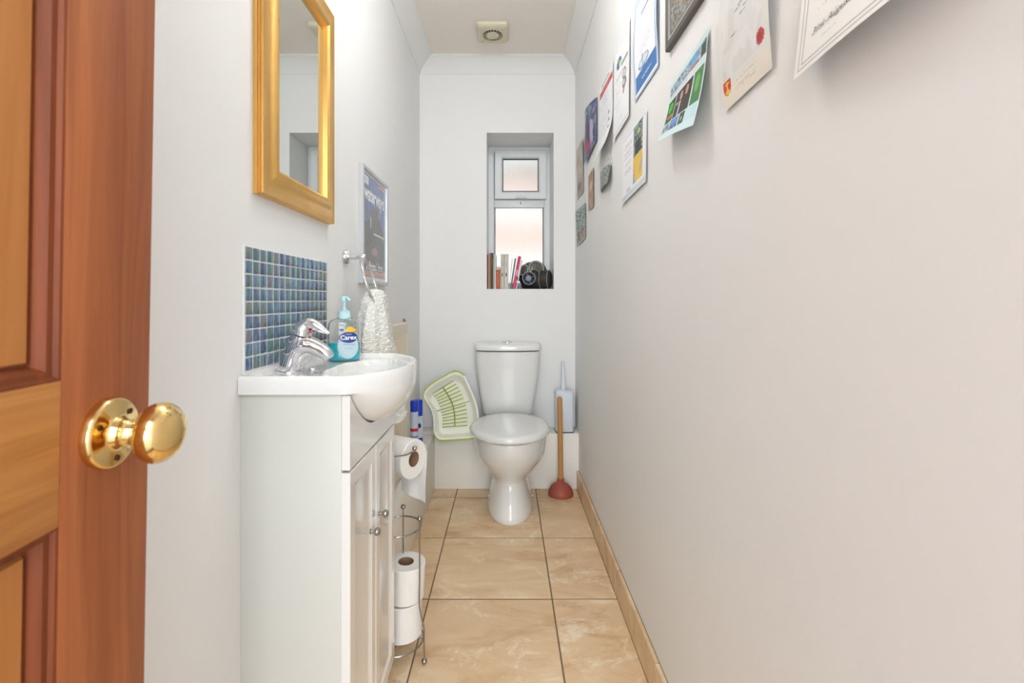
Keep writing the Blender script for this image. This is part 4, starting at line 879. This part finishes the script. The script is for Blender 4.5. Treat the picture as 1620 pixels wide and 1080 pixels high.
# ------------------------------------------------------------------ books and gas mask on the sill
BYF = 2.80; bxp = lambda px: (px-VX)*BYF/F; bzp = lambda py: CAM_H+(VY-py)*BYF/F
books = [
 (770.9, 772.3, 403, (110, 50, 90), 'thin purple-spined book, leftmost on the sill'),
 (772.4, 774.6, 401, (216, 160, 130), 'salmon-spined book next to the thin purple one on the sill'),
 (774.7, 776.2, 400.5, (196, 156, 74), 'slim mustard-spined book on the window sill'),
 (776.3, 780.0, 400, (70, 56, 66), 'dark plum book on the window sill beside the mustard one'),
 (780.1, 781.8, 408, (216, 200, 150), 'slim pale yellow book on the window sill'),
 (781.9, 785.0, 403, (206, 212, 216), 'bluish white book left of the short orange one'),
 (785.2, 790.6, 422, (196, 84, 56), 'short orange-red book with cream top band'),
 (790.7, 792.1, 424, (206, 196, 170), 'short thin cream booklet beside the orange book'),
 (792.3, 797.8, 402, (206, 200, 186), 'tall cream paperback, left one of the pair mid sill'),
 (797.9, 804.6, 402, (216, 206, 200), 'tall cream-pink paperback, right one of the pair mid sill'),
]
def book(x0, x1, zt, rgb, label, lean=0.0, depth=0.14, y0=BYF):
    c = root('book', (x0, y0, WZ0+0.0006), label, 'book', 'books on the window sill', local=True)
    w_ = max(x1-x0-0.0004, 0.003); h = zt-WZ0; m_ = mat('book_cover', rgb, 0.5, nscale=40, namt=0.1); t = 0.0007
    obj('cover', join(box(0, t, 0, depth, 0, h), box(w_-t, w_, 0, depth, 0, h), box(0, w_, 0, t*1.5, 0, h)), m_, c, smooth=0)
    obj('pages', box(t, w_-t, t*1.5, depth-0.004, 0.002, h-0.003), 'paper', c, smooth=0)
    c.rotation_euler = (0, lean, 0); return c, w_, h
for i, (a_, b, yt, rgb, lb) in enumerate(books):
    c, w_, h = book(bxp(a_), bxp(b), bzp(yt), rgb, lb)
    if i == 6: obj('spine_label', box(0.0005, w_-0.0005, -0.0006, 0.0002, h*.86, h*.995), mat('cream_label', (206, 196, 176), .6, nscale=20), c); obj('spine_label', box(0.004, w_-0.004, -0.0006, 0.0002, h*.15, h*.8), mat('orange_label', (220, 104, 60), .6, nscale=20), c)
    if i in (3, 8, 9): obj('spine_label', box(w_*.3, w_*.62, -0.0006, 0.0002, h*(.62 if i == 3 else .36), h*(.95 if i == 3 else .46)), mat('spine_print', (110, 96, 92), .6, nscale=90, namt=.4), c)
    if i in (8, 9): txt_on(lambda x, y, w_=w_, h=h: Vector((w_*.5-y, -0.0007, h*.7+x)), 'IIIIII III', 0.009, 'ink', c)
def lean_book(px0, px1, h, rgb, label, ln, y0, depth):
    w0 = (px1-px0)*BYF/F
    c, w_, h = book(bxp(px0), bxp(px0)+w0, WZ0+h, rgb, label, ln, depth, y0); c.location.z += w_*math.sin(ln)+0.0003; return c, w_, h
lean_book(805.1, 806.3, .176, (236, 238, 236), 'thin white book leaning slightly, left of the grey-green one', .10, 2.803, .12)
lean_book(807.0, 809.6, .180, (112, 122, 112), 'grey-green book leaning against the left of the bright pink one', .15, 2.802, .12)
c, w_, h = lean_book(810.4, 815.2, .192, (216, 52, 108), 'bright pink book leaning to the right on the sill', .185, 2.798, .11)
obj('spine_label', box(w_*.3, w_*.7, -0.0006, 0.0002, h*.40, h*.58), mat('pink_print', (250, 190, 210), .6, nscale=20), c)
lean_book(815.9, 818.0, .170, (226, 226, 220), 'white book leaning against the right of the bright pink book', .195, 2.80, .07)
gb = obj('card_box', box(bxp(819.9), bxp(826)-0.004, 2.80, 2.818, WZ0+.0004, bzp(447.5), 0.001), 'greybox', None, org=(bxp(822), 2.81, WZ0)); props(gb, 'small grey box on the sill between leaning books and mask', 'box')

gm = root('gas_mask', (0.17, 2.89, WZ0), 'black rubber gas mask with round filter canister on the sill', 'gas mask')
Ym = 2.86; mp_ = lambda px, py, Y=Ym: at(px, py, Y)
def headring(z, cx, cy, hx, hy, n=40): return [(cx+hx*math.cos(2*PI*j/n), cy+hy*math.sin(2*PI*j/n), z) for j in range(n)]
hr_ = [(1.0925, .165, 2.895, .060, .055), (1.100, .165, 2.892, .075, .068), (1.125, .163, 2.89, .084, .080), (1.16, .160, 2.89, .086, .084), (1.19, .160, 2.892, .084, .082), (1.22, .160, 2.898, .076, .076), (1.242, .160, 2.905, .060, .062), (1.256, .161, 2.912, .038, .042), (1.261, .162, 2.915, .012, .014)]
obj('face_piece', loft([headring(*h) for h in hr_]), 'blackrub', gm, smooth=60)
def eye(px, py, Y, r, ax):
    c = mp_(px, py, Y); e = obj('eyepiece', join(tube(circle(c, r, ax, 40), 0.0055, 10, True), lathe([(r*1.02, -0.022), (r*1.05, 0), (r*.9, 0.002)], 40, axis_mtx(c, ax), False)), 'greyrim', gm)
    obj('lens', lathe([(0, .004), (r*.5, .003), (r*.9, 0), (r*.98, -.004), (0, -.006)], 36, axis_mtx(c, ax)), 'lens', e)
eye(848.5, 424, 2.812, 0.043, (0.18, -1, 0.38)); eye(829, 427.5, 2.83, 0.031, (-0.75, -0.75, 0.25))
vc = mp_(836.5, 440, 2.79)
vh = obj('outlet_valve', join(lathe([(0.034, -0.05), (0.040, -0.03), (0.039, 0.0), (0.036, 0.004), (0.033, 0.003), (0.031, -0.008), (0, -0.008)], 40, axis_mtx(vc, (-0.22, -1, -0.03)), False)), 'blackrub', gm)
obj('rim', tube(circle(vc+Vector((0, -0.003, 0)), 0.0365, (-0.22, -1, -0.03), 44), 0.0026, 8, True), 'greyrim', vh)
obj('valve_disc', lathe([(0, 0), (0.016, 0), (0.0165, 0.004), (0.012, 0.007), (0.006, 0.007), (0.005, 0.004), (0, 0.004)], 28, axis_mtx(vc+Vector((0, 0.007, 0)), (-0.22, -1, -0.03))), 'bluedot', vh)
for k in range(4):
    a_ = k*PI/2+.4; m_ = axis_mtx(vc+Vector((0, 0.003, 0)), (-0.22, -1, -0.03)); obj('spoke', xf(box(0.014, 0.034, -0.0012, 0.0012, -0.002, 0.001), m_ @ Matrix.Rotation(a_, 4, 'Z')), 'greyrim', vh, smooth=0)
fc0 = mp_(855, 441.5, 2.84); ax = Vector((0.93, -0.34, 0.0)).normalized()
obj('filter_canister', lathe([(0, -.012), (.040, -.012), (.047, -.006), (.0525, 0), (.054, .006), (.054, .046), (.0525, .050), (.050, .052), (.046, .053), (.044, .057), (.030, .059), (0, .059)], 48, axis_mtx((.202, 2.832, 1.1495), ax)), 'blackcan', gm, smooth=30)
for d_, r_ in ((0.0, .0545), (.048, .0545)): obj('canister_rim_highlight', tube(circle(Vector((.202, 2.832, 1.1495))+ax*d_, r_, ax, 44), 0.0022, 8, True), 'greyrim', gm)  # lighter grey rings added as edge highlights on the black canister
obj('nose_cup', tube(catmull([(.150, 2.835, 1.20), (.160, 2.815, 1.175), (.175, 2.82, 1.14), (.18, 2.84, 1.11)], 5), [0.022, 0.03, 0.032, 0.02], 20), 'blackrub', gm, smooth=60)
obj('strap_buckle', ball(mp_(821, 441, 2.83), 0.014, 14, (1.2, .8, .9)), 'blackrub', gm)
obj('head_strap', tube(catmull([(.238, 2.90, 1.20), (.225, 2.93, 1.235), (.19, 2.95, 1.255), (.15, 2.955, 1.258), (.11, 2.94, 1.24), (.085, 2.91, 1.20)], 5), 0.006, 8), 'blackrub', gm)
